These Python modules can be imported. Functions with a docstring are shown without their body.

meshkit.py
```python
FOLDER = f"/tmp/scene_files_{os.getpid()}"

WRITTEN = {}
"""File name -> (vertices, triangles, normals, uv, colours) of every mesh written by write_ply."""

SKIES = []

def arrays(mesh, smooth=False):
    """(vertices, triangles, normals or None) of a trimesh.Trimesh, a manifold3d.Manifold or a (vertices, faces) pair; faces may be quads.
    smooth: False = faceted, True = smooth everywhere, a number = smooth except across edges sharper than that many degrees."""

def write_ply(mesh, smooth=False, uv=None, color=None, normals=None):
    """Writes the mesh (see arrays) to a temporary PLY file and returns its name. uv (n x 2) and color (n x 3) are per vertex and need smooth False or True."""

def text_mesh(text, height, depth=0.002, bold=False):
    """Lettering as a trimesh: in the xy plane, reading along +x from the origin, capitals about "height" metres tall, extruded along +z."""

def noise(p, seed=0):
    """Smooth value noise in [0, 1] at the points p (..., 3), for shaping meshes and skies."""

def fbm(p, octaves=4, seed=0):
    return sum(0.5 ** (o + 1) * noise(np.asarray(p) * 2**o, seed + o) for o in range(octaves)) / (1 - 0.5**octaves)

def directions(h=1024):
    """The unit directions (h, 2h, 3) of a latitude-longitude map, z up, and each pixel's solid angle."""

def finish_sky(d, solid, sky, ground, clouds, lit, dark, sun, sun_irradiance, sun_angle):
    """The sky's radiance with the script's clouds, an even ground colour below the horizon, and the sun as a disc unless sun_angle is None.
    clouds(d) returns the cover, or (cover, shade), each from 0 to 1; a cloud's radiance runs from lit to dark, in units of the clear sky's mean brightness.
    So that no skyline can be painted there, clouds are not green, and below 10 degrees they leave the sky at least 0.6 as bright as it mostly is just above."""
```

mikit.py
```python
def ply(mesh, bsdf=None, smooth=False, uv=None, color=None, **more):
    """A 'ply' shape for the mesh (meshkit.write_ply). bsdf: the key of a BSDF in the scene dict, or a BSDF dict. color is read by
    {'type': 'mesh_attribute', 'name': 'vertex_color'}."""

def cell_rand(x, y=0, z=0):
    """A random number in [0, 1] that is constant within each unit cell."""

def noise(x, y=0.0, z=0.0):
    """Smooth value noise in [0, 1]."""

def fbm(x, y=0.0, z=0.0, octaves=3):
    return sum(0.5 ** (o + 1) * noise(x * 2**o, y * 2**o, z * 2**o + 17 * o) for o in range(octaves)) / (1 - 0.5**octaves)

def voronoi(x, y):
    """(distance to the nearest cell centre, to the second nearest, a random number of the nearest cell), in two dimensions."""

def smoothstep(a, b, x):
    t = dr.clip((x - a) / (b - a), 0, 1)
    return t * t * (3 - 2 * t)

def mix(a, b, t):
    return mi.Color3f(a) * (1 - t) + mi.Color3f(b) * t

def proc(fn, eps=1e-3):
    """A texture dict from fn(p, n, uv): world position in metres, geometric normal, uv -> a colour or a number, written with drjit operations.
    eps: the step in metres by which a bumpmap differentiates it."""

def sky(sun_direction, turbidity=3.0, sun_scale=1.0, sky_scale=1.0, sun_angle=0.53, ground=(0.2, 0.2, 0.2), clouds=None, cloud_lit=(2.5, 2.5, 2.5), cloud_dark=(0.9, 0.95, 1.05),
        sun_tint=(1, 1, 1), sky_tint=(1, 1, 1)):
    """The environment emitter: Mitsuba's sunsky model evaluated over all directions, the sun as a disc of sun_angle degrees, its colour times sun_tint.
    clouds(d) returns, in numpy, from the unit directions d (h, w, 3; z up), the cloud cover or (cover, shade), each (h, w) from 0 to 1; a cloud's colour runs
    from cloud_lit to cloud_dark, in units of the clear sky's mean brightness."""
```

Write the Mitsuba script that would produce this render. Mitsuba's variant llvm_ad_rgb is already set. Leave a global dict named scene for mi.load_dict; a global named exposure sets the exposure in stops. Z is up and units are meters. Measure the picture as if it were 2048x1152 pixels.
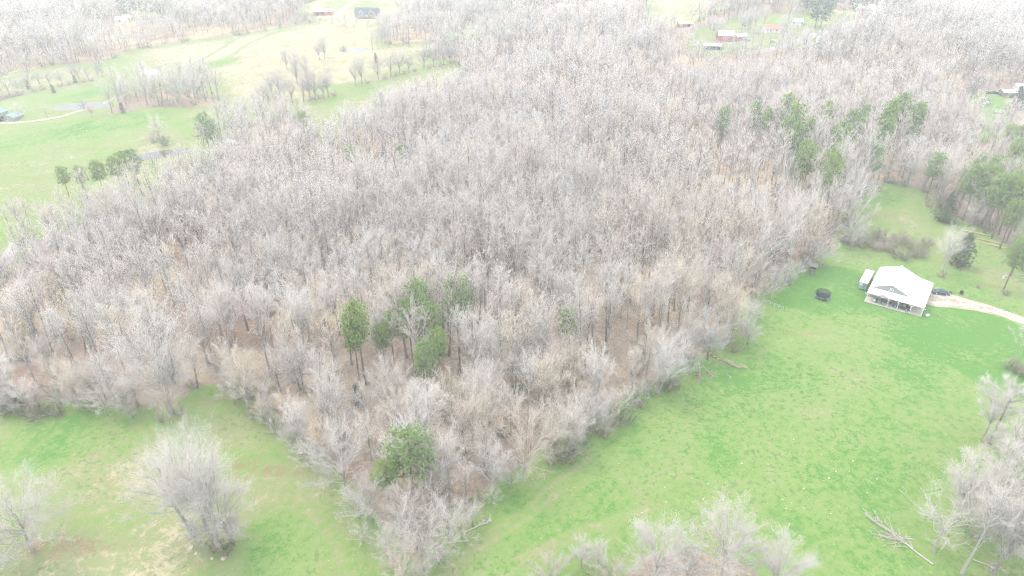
import math, numpy as np, trimesh, shapely, mitsuba as mi, drjit as dr, mikit, meshkit
from shapely.geometry import Polygon, LineString, Point
T = mi.ScalarTransform4f
PI = math.pi
scene, labels = {}, {}

# ---------------------------------------------------------------- camera, sky, exposure
CAM_H, PITCH, FOC = 105.0, math.radians(30), 1365.33        # metres, radians, pixels of the 2048 wide photograph
HAZE = 0.00066
scene['haze_air'] = {'type': 'homogeneous', 'albedo': {'type': 'rgb', 'value': [0.85, 0.885, 0.925]}, 'sigma_t': HAZE,
                     'phase': {'type': 'hg', 'g': 0.2}}
scene['camera'] = {'type': 'perspective', 'fov': 73.74, 'fov_axis': 'x', 'near_clip': 0.5, 'far_clip': 20000.0,
                   'to_world': T().look_at(origin=[0, 0, CAM_H], target=[0, math.cos(PITCH), CAM_H - math.sin(PITCH)], up=[0, 0, 1]),
                   'medium': {'type': 'ref', 'id': 'haze_air'}}
scene['sky'] = mikit.sky([-0.35, 0.25, 0.9], turbidity=4, sun_scale=0.22, sun_angle=16, clouds=lambda d: 1.0,
                         cloud_lit=(2.28, 2.42, 2.62), ground=(0.22, 0.22, 0.18))
exposure = 3.1

# ---------------------------------------------------------------- terrain
def sstep(a, b, x):
    t = np.clip((np.asarray(x, float) - a) / (b - a), 0, 1)
    return t * t * (3 - 2 * t)

PONDS, HILLS = [], []

def height(x, y):
    x, y = np.asarray(x, float), np.asarray(y, float)
    z0 = np.zeros_like(x)
    r = np.hypot(x, y)
    near = (meshkit.noise(np.stack([x / 55, y / 55, z0], -1), 3) - 0.5) * 1.6 * sstep(20, 120, r)
    flat = 1 - np.exp(-(((x - 116) / 30) ** 2 + ((y - 176) / 26) ** 2) ** 2)      # the house stands on a level pad
    big = (meshkit.fbm(np.stack([x / 300 + 3.1, y / 300 + 1.7, z0], -1), 3, 11) - 0.5) * 46 * sstep(230, 620, r)
    z = near * flat + big
    for cx, cy, rad, up in HILLS:
        z = z + up * np.exp(-((x - cx) ** 2 + (y - cy) ** 2) / (2 * rad * rad))
    for cx, cy, rx, ry, ang, zw in PONDS:
        c, s = math.cos(ang), math.sin(ang)
        e = np.hypot(((x - cx) * c + (y - cy) * s) / rx, (-(x - cx) * s + (y - cy) * c) / ry)
        z = z + (zw + np.clip((e - 1) * 1.6, -0.8, 1.6) - z) * sstep(2.6, 1.25, e)
    return z

def ray(px, py):
    u, v = (np.asarray(px, float) - 1024) / FOC, (np.asarray(py, float) - 576) / FOC
    return np.stack([u, math.cos(PITCH) - v * math.sin(PITCH), -math.sin(PITCH) - v * math.cos(PITCH)], -1)

def at(px, py, z=0.0):
    """Ground position under a spot that stands z metres above it in the photograph (used to measure the place)."""
    d = np.atleast_2d(ray(px, py))
    lo, hi = np.full(len(d), 20.0), np.full(len(d), np.nan)
    ts = np.geomspace(60, 2600, 500)
    pts = d[:, None] * ts[None, :, None]
    below = CAM_H + pts[..., 2] - z <= height(pts[..., 0], pts[..., 1])
    k = np.where(below.any(1), below.argmax(1), len(ts) - 1)
    lo, hi = ts[np.maximum(k - 1, 0)], ts[k]
    for _ in range(22):
        m = (lo + hi) / 2
        p = d * m[:, None]
        b = CAM_H + p[:, 2] - z <= height(p[:, 0], p[:, 1])
        hi, lo = np.where(b, m, hi), np.where(b, lo, m)
    p = (d * hi[:, None])[:, :2]
    return p if np.ndim(px) else p[0]

def pix(x, y, z):
    x, y, z = np.asarray(x, float), np.asarray(y, float), np.asarray(z, float) - CAM_H
    c, s = math.cos(PITCH), math.sin(PITCH)
    dep = y * c - z * s
    return 1024 + FOC * x / dep, 576 - FOC * (y * s + z * c) / dep, dep

def poly(*pts):
    a = np.array(pts, float)
    dense = []
    for p, q in zip(a, np.roll(a, -1, 0)):
        n = max(1, int(np.hypot(*(q - p)) / 25))
        dense += [p + (q - p) * k / n for k in range(n)]
    dense = np.array(dense)
    return Polygon(at(dense[:, 0], np.clip(dense[:, 1], -45, 2300))).buffer(0)

for (px, py), rad, up in [((1560, 60), 95, 17), ((725, 30), 80, 10), ((1210, 12), 90, 12)]:
    cx, cy = at(px, py)
    HILLS.append((float(cx), float(cy), rad, up))
for (px, py), rx, ry, ang in [((166, 212), 17, 9, 8), ((328, 308), 15, 6, 30), ((712, 101), 12, 7, 12)]:
    cx, cy = at(px, py)
    PONDS.append((cx, cy, rx, ry, math.radians(ang), float(height(np.array([cx]), np.array([cy]))[0])))

# ---------------------------------------------------------------- regions of the place
near_left = poly((-500, 870), (0, 838), (150, 824), (280, 838), (350, 846), (400, 800), (445, 788), (485, 830), (545, 875), (605, 930), (690, 1030),
                 (765, 1120), (810, 1200), (840, 1500), (840, 1800), (-500, 1800))
near_right = poly((840, 1800), (840, 1500), (868, 1200), (900, 1095), (975, 1022), (1060, 962), (1180, 885), (1290, 803), (1390, 750), (1440, 718),
                  (1490, 664), (1520, 612), (1590, 562), (1640, 527), (1700, 505), (1695, 470), (1722, 420), (1742, 385), (1790, 372), (1860, 400),
                  (1885, 440), (1950, 462), (2000, 500), (2048, 540), (2400, 650), (2400, 1800))
yard = poly((1530, 609), (1600, 620), (1740, 662), (1850, 712), (1960, 762), (2040, 800), (2300, 850), (2300, 660), (2048, 655), (1930, 610), (1850, 600),
            (1735, 580), (1715, 540), (1640, 527), (1590, 562))
meadow = poly((1700, 505), (1695, 470), (1722, 420), (1742, 385), (1790, 372), (1860, 400), (1885, 440), (1950, 462), (2000, 500), (2048, 540),
              (2300, 640), (2300, 655), (2048, 622), (1990, 600), (1870, 560), (1800, 520))
far_left = poly((-400, 570), (0, 540), (30, 486), (100, 460), (180, 432), (300, 402), (450, 356), (520, 324), (600, 303), (680, 264), (740, 232), (800, 210),
                (900, 195), (930, 150), (905, 128), (850, 118), (850, 100), (884, 84), (1000, 66), (1150, 34), (1170, 26), (1110, 26), (1010, 42), (901, 66),
                (884, 83), (768, 93), (748, 72), (770, 45), (830, 20), (900, 5), (920, -44), (650, -44), (615, 12), (600, 27), (640, 42), (540, 62),
                (400, 82), (260, 102), (215, 128), (130, 130), (0, 154), (-400, 210))
tan_hill = poly((262, 102), (400, 84), (540, 64), (640, 44), (600, 27), (615, 12), (650, -44), (920, -44), (900, 5), (830, 20), (770, 45), (748, 72), (768, 93), (884, 83),
                (884, 100), (800, 130), (740, 160), (640, 195), (560, 205), (450, 205), (430, 150), (330, 135))
far_strip = poly((590, 208), (700, 188), (819, 150), (908, 132), (930, 150), (900, 195), (800, 210), (740, 232), (680, 264), (600, 303), (560, 305), (590, 270))
upper_meadow = poly((0, 154), (130, 130), (200, 140), (205, 165), (110, 175), (0, 200), (-400, 250), (-400, 210))
top_left = poly((90, 14), (200, 10), (270, -5), (280, -44), (450, -44), (440, 12), (300, 32), (200, 20), (110, 24))
top_right = poly((1255, 63), (1300, 54), (1300, 0), (1300, -44), (1420, -44), (1460, 18), (1420, 26), (1385, 46), (1350, 53), (1290, 64))
farm = poly((1385, 78), (1400, 64), (1440, 50), (1470, 40), (1500, 35), (1600, 25), (1660, 22), (1740, 20), (1790, 30), (1750, 42), (1700, 52), (1660, 90), (1640, 95), (1590, 92),
            (1540, 94), (1480, 95), (1430, 108), (1390, 98))
track = poly((1955, 200), (1985, 188), (2008, 190), (2003, 215), (1995, 240), (1980, 275), (1960, 275), (1968, 230))
lobe = poly((405, 372), (430, 305), (455, 248), (520, 232), (585, 232), (612, 262), (660, 276), (600, 312), (520, 337), (450, 368))
grove = poly((210, 232), (295, 216), (445, 214), (432, 188), (330, 178), (235, 192))
litter_bay = poly((1230, 1230), (1245, 1160), (1290, 1110), (1400, 1100), (1500, 1130), (1560, 1210), (1500, 1300), (1250, 1300))
fields = [near_left, near_right, far_left, top_left, top_right, farm, track]

def inside(p, x, y):
    return shapely.contains_xy(p, x, y)

def signed(p, x, y):
    pts = shapely.points(x, y)
    shapely.prepare(p)
    d = shapely.distance(pts, p.boundary)
    return np.where(inside(p, x, y), d, -d)

# ---------------------------------------------------------------- materials
def diffuse(c):
    return {'type': 'twosided', 'bsdf': {'type': 'diffuse', 'reflectance': {'type': 'rgb', 'value': list(c)} if not isinstance(c, dict) else c}}

def coat(c, rough=0.4, metallic=0.0, spec=0.4):
    return {'type': 'twosided', 'bsdf': {'type': 'principled', 'base_color': {'type': 'rgb', 'value': list(c)} if not isinstance(c, dict) else c,
                                         'roughness': rough, 'metallic': metallic, 'specular': spec}}

scene['m_wood'] = {'type': 'twosided', 'bsdf': {'type': 'diffuse', 'reflectance': {'type': 'mesh_attribute', 'name': 'vertex_color'}}}
N, FB, SS, MIX = mikit.noise, mikit.fbm, mikit.smoothstep, mikit.mix

def ground_color(p, n, uv):
    a = FB(p.x * 0.11, p.y * 0.11, 0.0, 3)
    b = FB(p.x * 0.9, p.y * 0.9, 4.0, 3)
    c = N(p.x * 3.7, p.y * 3.7, 9.0)
    e = FB(p.x * 0.035 + 7, p.y * 0.035, 2.0, 2)
    g = SS(0.34, 0.66, uv.x + (b - 0.5) * 0.9 + (a - 0.5) * 0.4)
    v = uv.y + (a - 0.5) * 0.50 + (b - 0.5) * 0.55 + (c - 0.5) * 0.25
    col = MIX((0.088, 0.208, 0.046), (0.168, 0.252, 0.080), SS(0.05, 0.45, v))
    col = MIX(col, (0.225, 0.245, 0.125), SS(0.40, 0.80, v))
    col = MIX(col, (0.37, 0.335, 0.225), SS(0.75, 1.1, v))
    bare = SS(0.66, 0.80, FB(p.x * 0.07 + 31, p.y * 0.21 + 5, 1.0, 3)) * SS(0.3, 0.6, uv.y) * 0.75
    col = MIX(col, (0.21, 0.12, 0.08), bare * SS(0.35, 0.6, b) * 0.6)
    dark = SS(0.72, 0.80, N(p.x * 1.6, p.y * 1.6, 20.0)) * SS(0.5, 0.62, a)
    col = MIX(col, (0.06, 0.13, 0.045), dark * 0.35)
    pale = SS(0.86, 0.92, N(p.x * 2.3, p.y * 2.3, 33.0))
    col = MIX(col, (0.42, 0.36, 0.21), pale * 0.22)
    leaf = MIX((0.22, 0.175, 0.14), (0.32, 0.265, 0.215), b)
    leaf = MIX(leaf, (0.39, 0.31, 0.20), SS(0.44, 0.62, e) * SS(0.3, 0.65, a))
    leaf = MIX(leaf, (0.24, 0.16, 0.125), SS(0.55, 0.7, FB(p.x * 0.05, p.y * 0.05, 13.0, 2)) * 0.7)
    leaf = leaf * (0.75 + 0.5 * c)
    return MIX(leaf, col, g)

scene['m_ground'] = {'type': 'diffuse', 'reflectance': mikit.proc(ground_color)}

def gravel_color(p, n, uv):
    b = FB(p.x * 0.7, p.y * 0.7, 4.0, 3)
    c = N(p.x * 5.0, p.y * 5.0, 9.0)
    e = dr.abs(uv.x * 2 - 1)
    rut = SS(0.25, 0.0, dr.abs(e - 0.45))
    col = MIX((0.32, 0.275, 0.22), (0.46, 0.415, 0.355), SS(0.25, 0.75, b * 0.8 + rut * 0.25)) * (0.85 + 0.3 * c)
    return MIX(col, (0.20, 0.215, 0.10), SS(0.88, 1.08, e + (b - 0.5) * 0.6))

scene['m_gravel'] = {'type': 'diffuse', 'reflectance': mikit.proc(gravel_color)}

def asphalt_color(p, n, uv):
    return MIX((0.30, 0.29, 0.28), (0.40, 0.385, 0.37), FB(p.x * 0.4, p.y * 0.4, 4.0, 3))

scene['m_asphalt'] = {'type': 'diffuse', 'reflectance': mikit.proc(asphalt_color)}
scene['m_water'] = {'type': 'roughplastic', 'diffuse_reflectance': {'type': 'rgb', 'value': [0.07, 0.07, 0.062]}, 'alpha': 0.04, 'int_ior': 1.33}

def slab_color(p, n, uv):
    return MIX((0.42, 0.38, 0.34), (0.56, 0.52, 0.47), FB(p.x * 0.8, p.y * 0.8, 1.0, 3))

scene['m_slab'] = diffuse(mikit.proc(slab_color))

def roof_color(p, n, uv):
    return mi.Color3f(0.78, 0.79, 0.80) * (0.93 + 0.10 * FB(p.x * 0.5, p.y * 0.5, p.z, 3))

scene['m_roof_white'] = coat(mikit.proc(roof_color), 0.35)
for k, c in dict(grey_wall=(0.27, 0.28, 0.30), dark_wall=(0.12, 0.125, 0.13), trim=(0.75, 0.76, 0.77), green_panel=(0.36, 0.47, 0.42), red_wall=(0.37, 0.14, 0.125),
                 red_roof=(0.46, 0.23, 0.20), barn_grey=(0.30, 0.29, 0.30), white_wall=(0.72, 0.71, 0.69), teal_roof=(0.22, 0.33, 0.31), slate_roof=(0.085, 0.12, 0.15),
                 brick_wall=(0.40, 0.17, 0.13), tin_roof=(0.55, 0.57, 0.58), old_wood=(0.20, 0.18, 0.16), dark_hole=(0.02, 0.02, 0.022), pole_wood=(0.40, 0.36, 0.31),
                 cut_wood=(0.62, 0.47, 0.26), log_bark=(0.23, 0.17, 0.13), straw_log=(0.48, 0.38, 0.26), stone=(0.50, 0.46, 0.40), net=(0.03, 0.035, 0.04), mat_black=(0.03, 0.032, 0.04),
                 pad_blue=(0.14, 0.26, 0.36), steel=(0.45, 0.46, 0.47), tyre=(0.02, 0.02, 0.02), bin_black=(0.03, 0.032, 0.035), white_plastic=(0.8, 0.8, 0.8),
                 brown_item=(0.22, 0.13, 0.08), blue_roof=(0.42, 0.52, 0.56)).items():
    scene['m_' + k] = diffuse(c)
scene['m_car_blue'] = coat((0.035, 0.07, 0.16), 0.25, 0.2, 0.6)
scene['m_car_black'] = coat((0.02, 0.023, 0.026), 0.25, 0.1, 0.6)
scene['m_car_white'] = coat((0.6, 0.61, 0.62), 0.3, 0.1, 0.6)
scene['m_car_grey'] = coat((0.22, 0.24, 0.26), 0.3, 0.2, 0.6)
scene['m_glass'] = coat((0.03, 0.04, 0.05), 0.08, 0.0, 0.8)
scene['m_lamp'] = coat((0.7, 0.7, 0.68), 0.15, 0.0, 0.8)

# ---------------------------------------------------------------- helpers
def numbered(name):
    if name not in labels:
        return name
    k = 1
    while f'{name}_{k:03d}' in labels:
        k += 1
    return f'{name}_{k:03d}'

def thing(name, label, cat=None, group=None, kind=None):
    key = numbered(name)
    labels[key] = {'label': label}
    for k, v in (('category', cat), ('group', group), ('kind', kind)):
        if v:
            labels[key][k] = v
    return key

def part(parent, name, mesh, m, label=None, smooth=False, **kw):
    key = f'{parent}__{name}'
    k = 1
    while key in scene:
        key = f'{parent}__{name}_{k:03d}'
        k += 1
    scene[key] = mikit.ply(mesh, 'm_' + m, smooth=smooth, **kw)
    if label:
        labels[key] = {'label': label}
    return key

def box(cx, cy, cz, sx, sy, sz):
    b = trimesh.creation.box((sx, sy, sz))
    b.apply_translation((cx, cy, cz))
    return b

def cat(*ms):
    ms = [m for m in ms if m is not None]
    return trimesh.util.concatenate(ms)

def solid(quads):
    """A mesh from lists of corner points, each a planar polygon (fan)."""
    V, F = [], []
    for q in quads:
        o = len(V)
        V += [tuple(p) for p in q]
        F += [(o, o + i, o + i + 1) for i in range(1, len(q) - 1)]
    return trimesh.Trimesh(np.array(V, float), np.array(F), process=False)

def slab_of(q, t):
    """A thick sheet: the polygon q and the same t metres lower, with its rim."""
    q = [np.array(p, float) for p in q]
    lo = [p - [0, 0, t] for p in q]
    n = len(q)
    return solid([q, lo[::-1]] + [[q[i], lo[i], lo[(i + 1) % n], q[(i + 1) % n]] for i in range(n)])

def tube(P, r, sides=6, caps=True):
    P = np.asarray(P, float)
    r = np.broadcast_to(np.asarray(r, float), (len(P),))
    t = np.gradient(P, axis=0)
    t /= np.linalg.norm(t, axis=1, keepdims=True) + 1e-9
    ref = np.array([0.37, 0.93, 0.05]) if abs(t[:, 2]).mean() > 0.7 else np.array([0.05, 0.1, 0.99])
    a = np.cross(t, ref)
    a /= np.linalg.norm(a, axis=1, keepdims=True) + 1e-9
    b = np.cross(t, a)
    g = np.arange(sides) * 2 * PI / sides
    v = P[:, None] + r[:, None, None] * (np.cos(g)[None, :, None] * a[:, None] + np.sin(g)[None, :, None] * b[:, None])
    i, j = np.meshgrid(np.arange(len(P) - 1), np.arange(sides), indexing='ij')
    q = np.stack([i * sides + j, i * sides + (j + 1) % sides, (i + 1) * sides + (j + 1) % sides, (i + 1) * sides + j], -1).reshape(-1, 4)
    f = np.vstack([q[:, [0, 2, 1]], q[:, [0, 3, 2]]])
    v = v.reshape(-1, 3)
    if caps:
        n = len(v)
        v = np.vstack([v, P[:1], P[-1:]])
        k = np.arange(sides)
        f = np.vstack([f, np.stack([k, (k + 1) % sides, k * 0 + n], 1), np.stack([k + n - sides, k * 0 + n + 1, (k + 1) % sides + n - sides], 1)])
    return v, f

def tmesh(P, r, sides=6):
    v, f = tube(P, r, sides)
    return trimesh.Trimesh(v, f, process=False)

def placed(mesh, x, y, z=0.0, deg=0.0):
    m = mesh.copy()
    m.apply_transform(trimesh.transformations.rotation_matrix(math.radians(deg), [0, 0, 1]))
    m.apply_translation((x, y, z))
    return m

def gz(x, y):
    return float(height(np.array([x]), np.array([y]))[0])

class Wood:
    """Collects tubes and spikes with a colour and a normal per vertex; twigs take part of their normal from the crown they belong to."""
    def __init__(self, heart=None, own=0.35):
        self.own = own
        self.V, self.F, self.C, self.N, self.n = [], [], [], [], 0
        self.heart = None if heart is None else np.asarray(heart, float)
    def add(self, v, f, c, nrm):
        self.V.append(v); self.F.append(f + self.n); self.C.append(c if np.ndim(c) == 2 else np.tile(c, (len(v), 1))); self.N.append(nrm); self.n += len(v)
    def join(self, other):
        self.V += other.V; self.F += [f + self.n for f in other.F]; self.C += other.C; self.N += other.N; self.n += other.n
    def tube(self, P, r, sides, c):
        v, f = tube(P, r, sides, caps=False)
        self.add(v, f, np.asarray(c, float), unit(v - np.repeat(np.asarray(P, float), sides, 0)))
    def spikes(self, S, E, w, C):
        S, E = np.asarray(S, float), np.asarray(E, float)
        n = len(S)
        if not n:
            return
        t = E - S
        t /= np.linalg.norm(t, axis=1, keepdims=True) + 1e-9
        a = np.cross(t, np.where(np.abs(t[:, 2:]) > 0.8, [1.0, 0.2, 0], [0.1, 0.2, 1.0]))
        a /= np.linalg.norm(a, axis=1, keepdims=True) + 1e-9
        b = np.cross(t, a)
        w = np.broadcast_to(np.asarray(w, float), (n,))[:, None]
        v = np.stack([S + a * w, S + (-0.5 * a + 0.866 * b) * w, S + (-0.5 * a - 0.866 * b) * w, E], 1).reshape(-1, 3)
        o = np.arange(n)[:, None] * 4
        f = np.concatenate([o + [0, 1, 3], o + [1, 2, 3], o + [2, 0, 3]], 0)
        C = np.broadcast_to(np.asarray(C, float), (n, 3))
        nrm = np.stack([a, -0.5 * a + 0.866 * b, -0.5 * a - 0.866 * b, a * 0], 1).reshape(-1, 3)
        if self.heart is not None:
            nrm = unit(nrm * self.own + unit(v - self.heart) * 0.6 + [0, 0, 0.45])
        nrm = unit(nrm + [0, 0, 1e-3])
        self.add(v, f, np.repeat(C, 4, 0), nrm)
    def shape(self):
        path = meshkit.write_ply((np.vstack(self.V), np.vstack(self.F)), False, None, np.clip(np.vstack(self.C), 0.01, 0.95), normals=np.vstack(self.N))
        return {'type': 'ply', 'filename': path, 'face_normals': False, 'bsdf': {'type': 'ref', 'id': 'm_wood'}}
    def tris(self):
        return sum(map(len, self.F))

# ---------------------------------------------------------------- bare hardwoods
def unit(v):
    return v / (np.linalg.norm(v, axis=-1, keepdims=True) + 1e-9)

def hardwood(seed, H, R, base, form, lod, bark, twig, twigw=1.0, dens=1.0, gnarl=0.0, twigless=False):
    """form: 'tall' (excurrent forest tree), 'dome' (spreading), 'fan' (vase of rising limbs). lod 0..2. Returns (trunk Wood, crown Wood)."""
    g = np.random.default_rng(seed)
    bark, twig = np.array(bark), np.array(twig)
    A, B = Wood(), Wood([0, 0, (base * 0.7 + 0.3) * H], [0.65, 0.3, 0.22][lod])
    nl, ns, nt, nn = [(16, 8, 6, 3), (13, 6, 9, 0), (10, 6, 9, 0)][lod]
    if form != 'tall':
        nl = int(nl * 1.25)
    nl, nt = max(4, int(nl * (0.5 + 0.5 * dens))), max(2, int(round(nt * dens)))
    r0 = 0.0115 * H + 0.04 if form == 'tall' else 0.016 * H + 0.05
    top = {'tall': 0.9, 'dome': base + 0.30, 'fan': base + 0.12}[form] * H
    k = 8 if lod == 0 else 5
    tz = np.linspace(-0.4, top, k)
    wob = np.cumsum(g.normal(0, 0.012 * H / k * (1 + gnarl), (k, 2)) * 1.6, 0) + np.outer(tz / H, g.normal(0, 0.03 * H, 2))
    tp = np.column_stack([wob - wob[0], tz])
    end_r = 0.12 if form == 'tall' else 0.42
    tr = r0 * (1 - (1 - end_r) * np.clip(tz / top, 0, 1) ** 0.8)
    tr[0] *= 1.35
    A.tube(tp, tr, [7, 5, 4][lod], bark)
    trunk_at = lambda z: np.array([np.interp(z, tz, tp[:, 0]), np.interp(z, tz, tp[:, 1]), z])
    S2, D2, L2, W2 = [], [], [], []
    zb = base * H
    for i in range(nl):
        f = (i + g.uniform(0.1, 0.9)) / nl
        az = i * 2.39996 + g.normal(0, 0.35)
        if form == 'tall':
            zs = zb + (0.86 * H - zb) * f ** 0.9
            ze = zs + (H - zs) * g.uniform(0.35, 0.95)
            h = np.clip((ze - zb) / (H - zb), 0, 1)
            rr = R * np.sin(PI * (0.16 + 0.80 * h)) ** 0.8 * g.uniform(0.7, 1.1)
            p0 = trunk_at(zs)
            p2 = np.array([p0[0] + rr * math.cos(az), p0[1] + rr * math.sin(az), ze])
            p1 = p0 + (p2 - p0) * 0.45 + [0, 0, -0.06 * (p2 - p0)[2]] + g.normal(0, 0.05 + gnarl * 0.15, 3) * rr
        else:
            th = math.acos(1 - f * (1.12 if form == 'dome' else 0.72))
            zc = zb + (0.30 if form == 'dome' else 0.15) * (H - zb)
            sc = g.uniform(0.82, 1.08)
            p2 = np.array([R * math.sin(th) * math.cos(az) * sc, R * math.sin(th) * math.sin(az) * sc, zc + (H - zc) * math.cos(th) * sc])
            p0 = trunk_at(min(top, zb * 0.85 + (top - zb * 0.85) * (1 - f) ** 0.7 * g.uniform(0.7, 1.0)))
            p1 = p0 + (p2 - p0) * 0.5 + np.array([0, 0, 0.10 * np.linalg.norm(p2 - p0)]) + g.normal(0, 0.06 + gnarl * 0.12, 3) * R
        L = np.linalg.norm(p2 - p0)
        q = np.linspace(0, 1, [7, 4, 3][lod])[:, None]
        lp = (1 - q) ** 2 * p0 + 2 * q * (1 - q) * p1 + q ** 2 * p2
        lp[1:] += g.normal(0, 0.012 + 0.05 * gnarl, lp[1:].shape) * L
        lr = (r0 * (0.34 - 0.18 * f) if form == 'tall' else r0 * g.uniform(0.17, 0.32)) * (1 - 0.85 * q[:, 0]) + 0.012
        A.tube(lp, lr, [5, 4, 3][lod], bark * 0.5 + twig * 0.68)
        m = ns if form == 'tall' else int(ns * 1.6)
        t = g.uniform(0.22, 1.0, m)
        s = np.stack([np.interp(t, q[:, 0], lp[:, c]) for c in range(3)], 1)
        tan = unit(np.stack([np.interp(t, q[:-1, 0], np.diff(lp[:, c])) for c in range(3)], 1))
        rad = unit(s * [1, 1, 0] - tp[-1] * [1, 1, 0])
        d = unit(tan * 0.7 + rad * 0.35 + g.normal(0, 0.42 + 0.3 * gnarl, (m, 3)) + [0, 0, 0.30])
        S2.append(s); D2.append(d); L2.append(L * g.uniform(0.2, 0.45, m) * (1.15 - 0.5 * t)); W2.append(np.interp(t, q[:, 0], lr) * 0.45)
    S2, D2, L2, W2 = np.vstack(S2), np.vstack(D2), np.concatenate(L2), np.concatenate(W2)
    vary = lambda n: twig * g.uniform(0.88, 1.12, (n, 1))
    E2 = S2 + D2 * L2[:, None] + [0, 0, 1] * (0.10 * L2[:, None])
    B.spikes(S2, E2, np.maximum(W2, 0.02 + 0.012 * lod), vary(len(S2)))
    if not twigless:
        m = len(S2) * nt
        i = np.repeat(np.arange(len(S2)), nt)
        t = g.uniform(0.1, 1.0, m)
        s = S2[i] + (E2 - S2)[i] * t[:, None]
        d = unit(D2[i] * 0.75 + g.normal(0, 0.5 + 0.2 * gnarl, (m, 3)) + [0, 0, 0.28])
        ln = np.clip(L2[i] * g.uniform(0.3, 0.75, m), 0.4, 2.4)
        e = s + d * ln[:, None]
        B.spikes(s, e, [0.015, 0.019, 0.030][lod] * twigw, vary(m))
        if nn:
            i2 = np.repeat(np.arange(m), nn)
            t2 = g.uniform(0.25, 0.95, m * nn)
            s2 = s[i2] + (e - s)[i2] * t2[:, None]
            d2 = unit(d[i2] * 0.9 + g.normal(0, 0.5, (m * nn, 3)) + [0, 0, 0.12])
            B.spikes(s2, s2 + d2 * (ln[i2] * g.uniform(0.3, 0.6, m * nn))[:, None], 0.011 * twigw, vary(m * nn))
    return A, B

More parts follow.
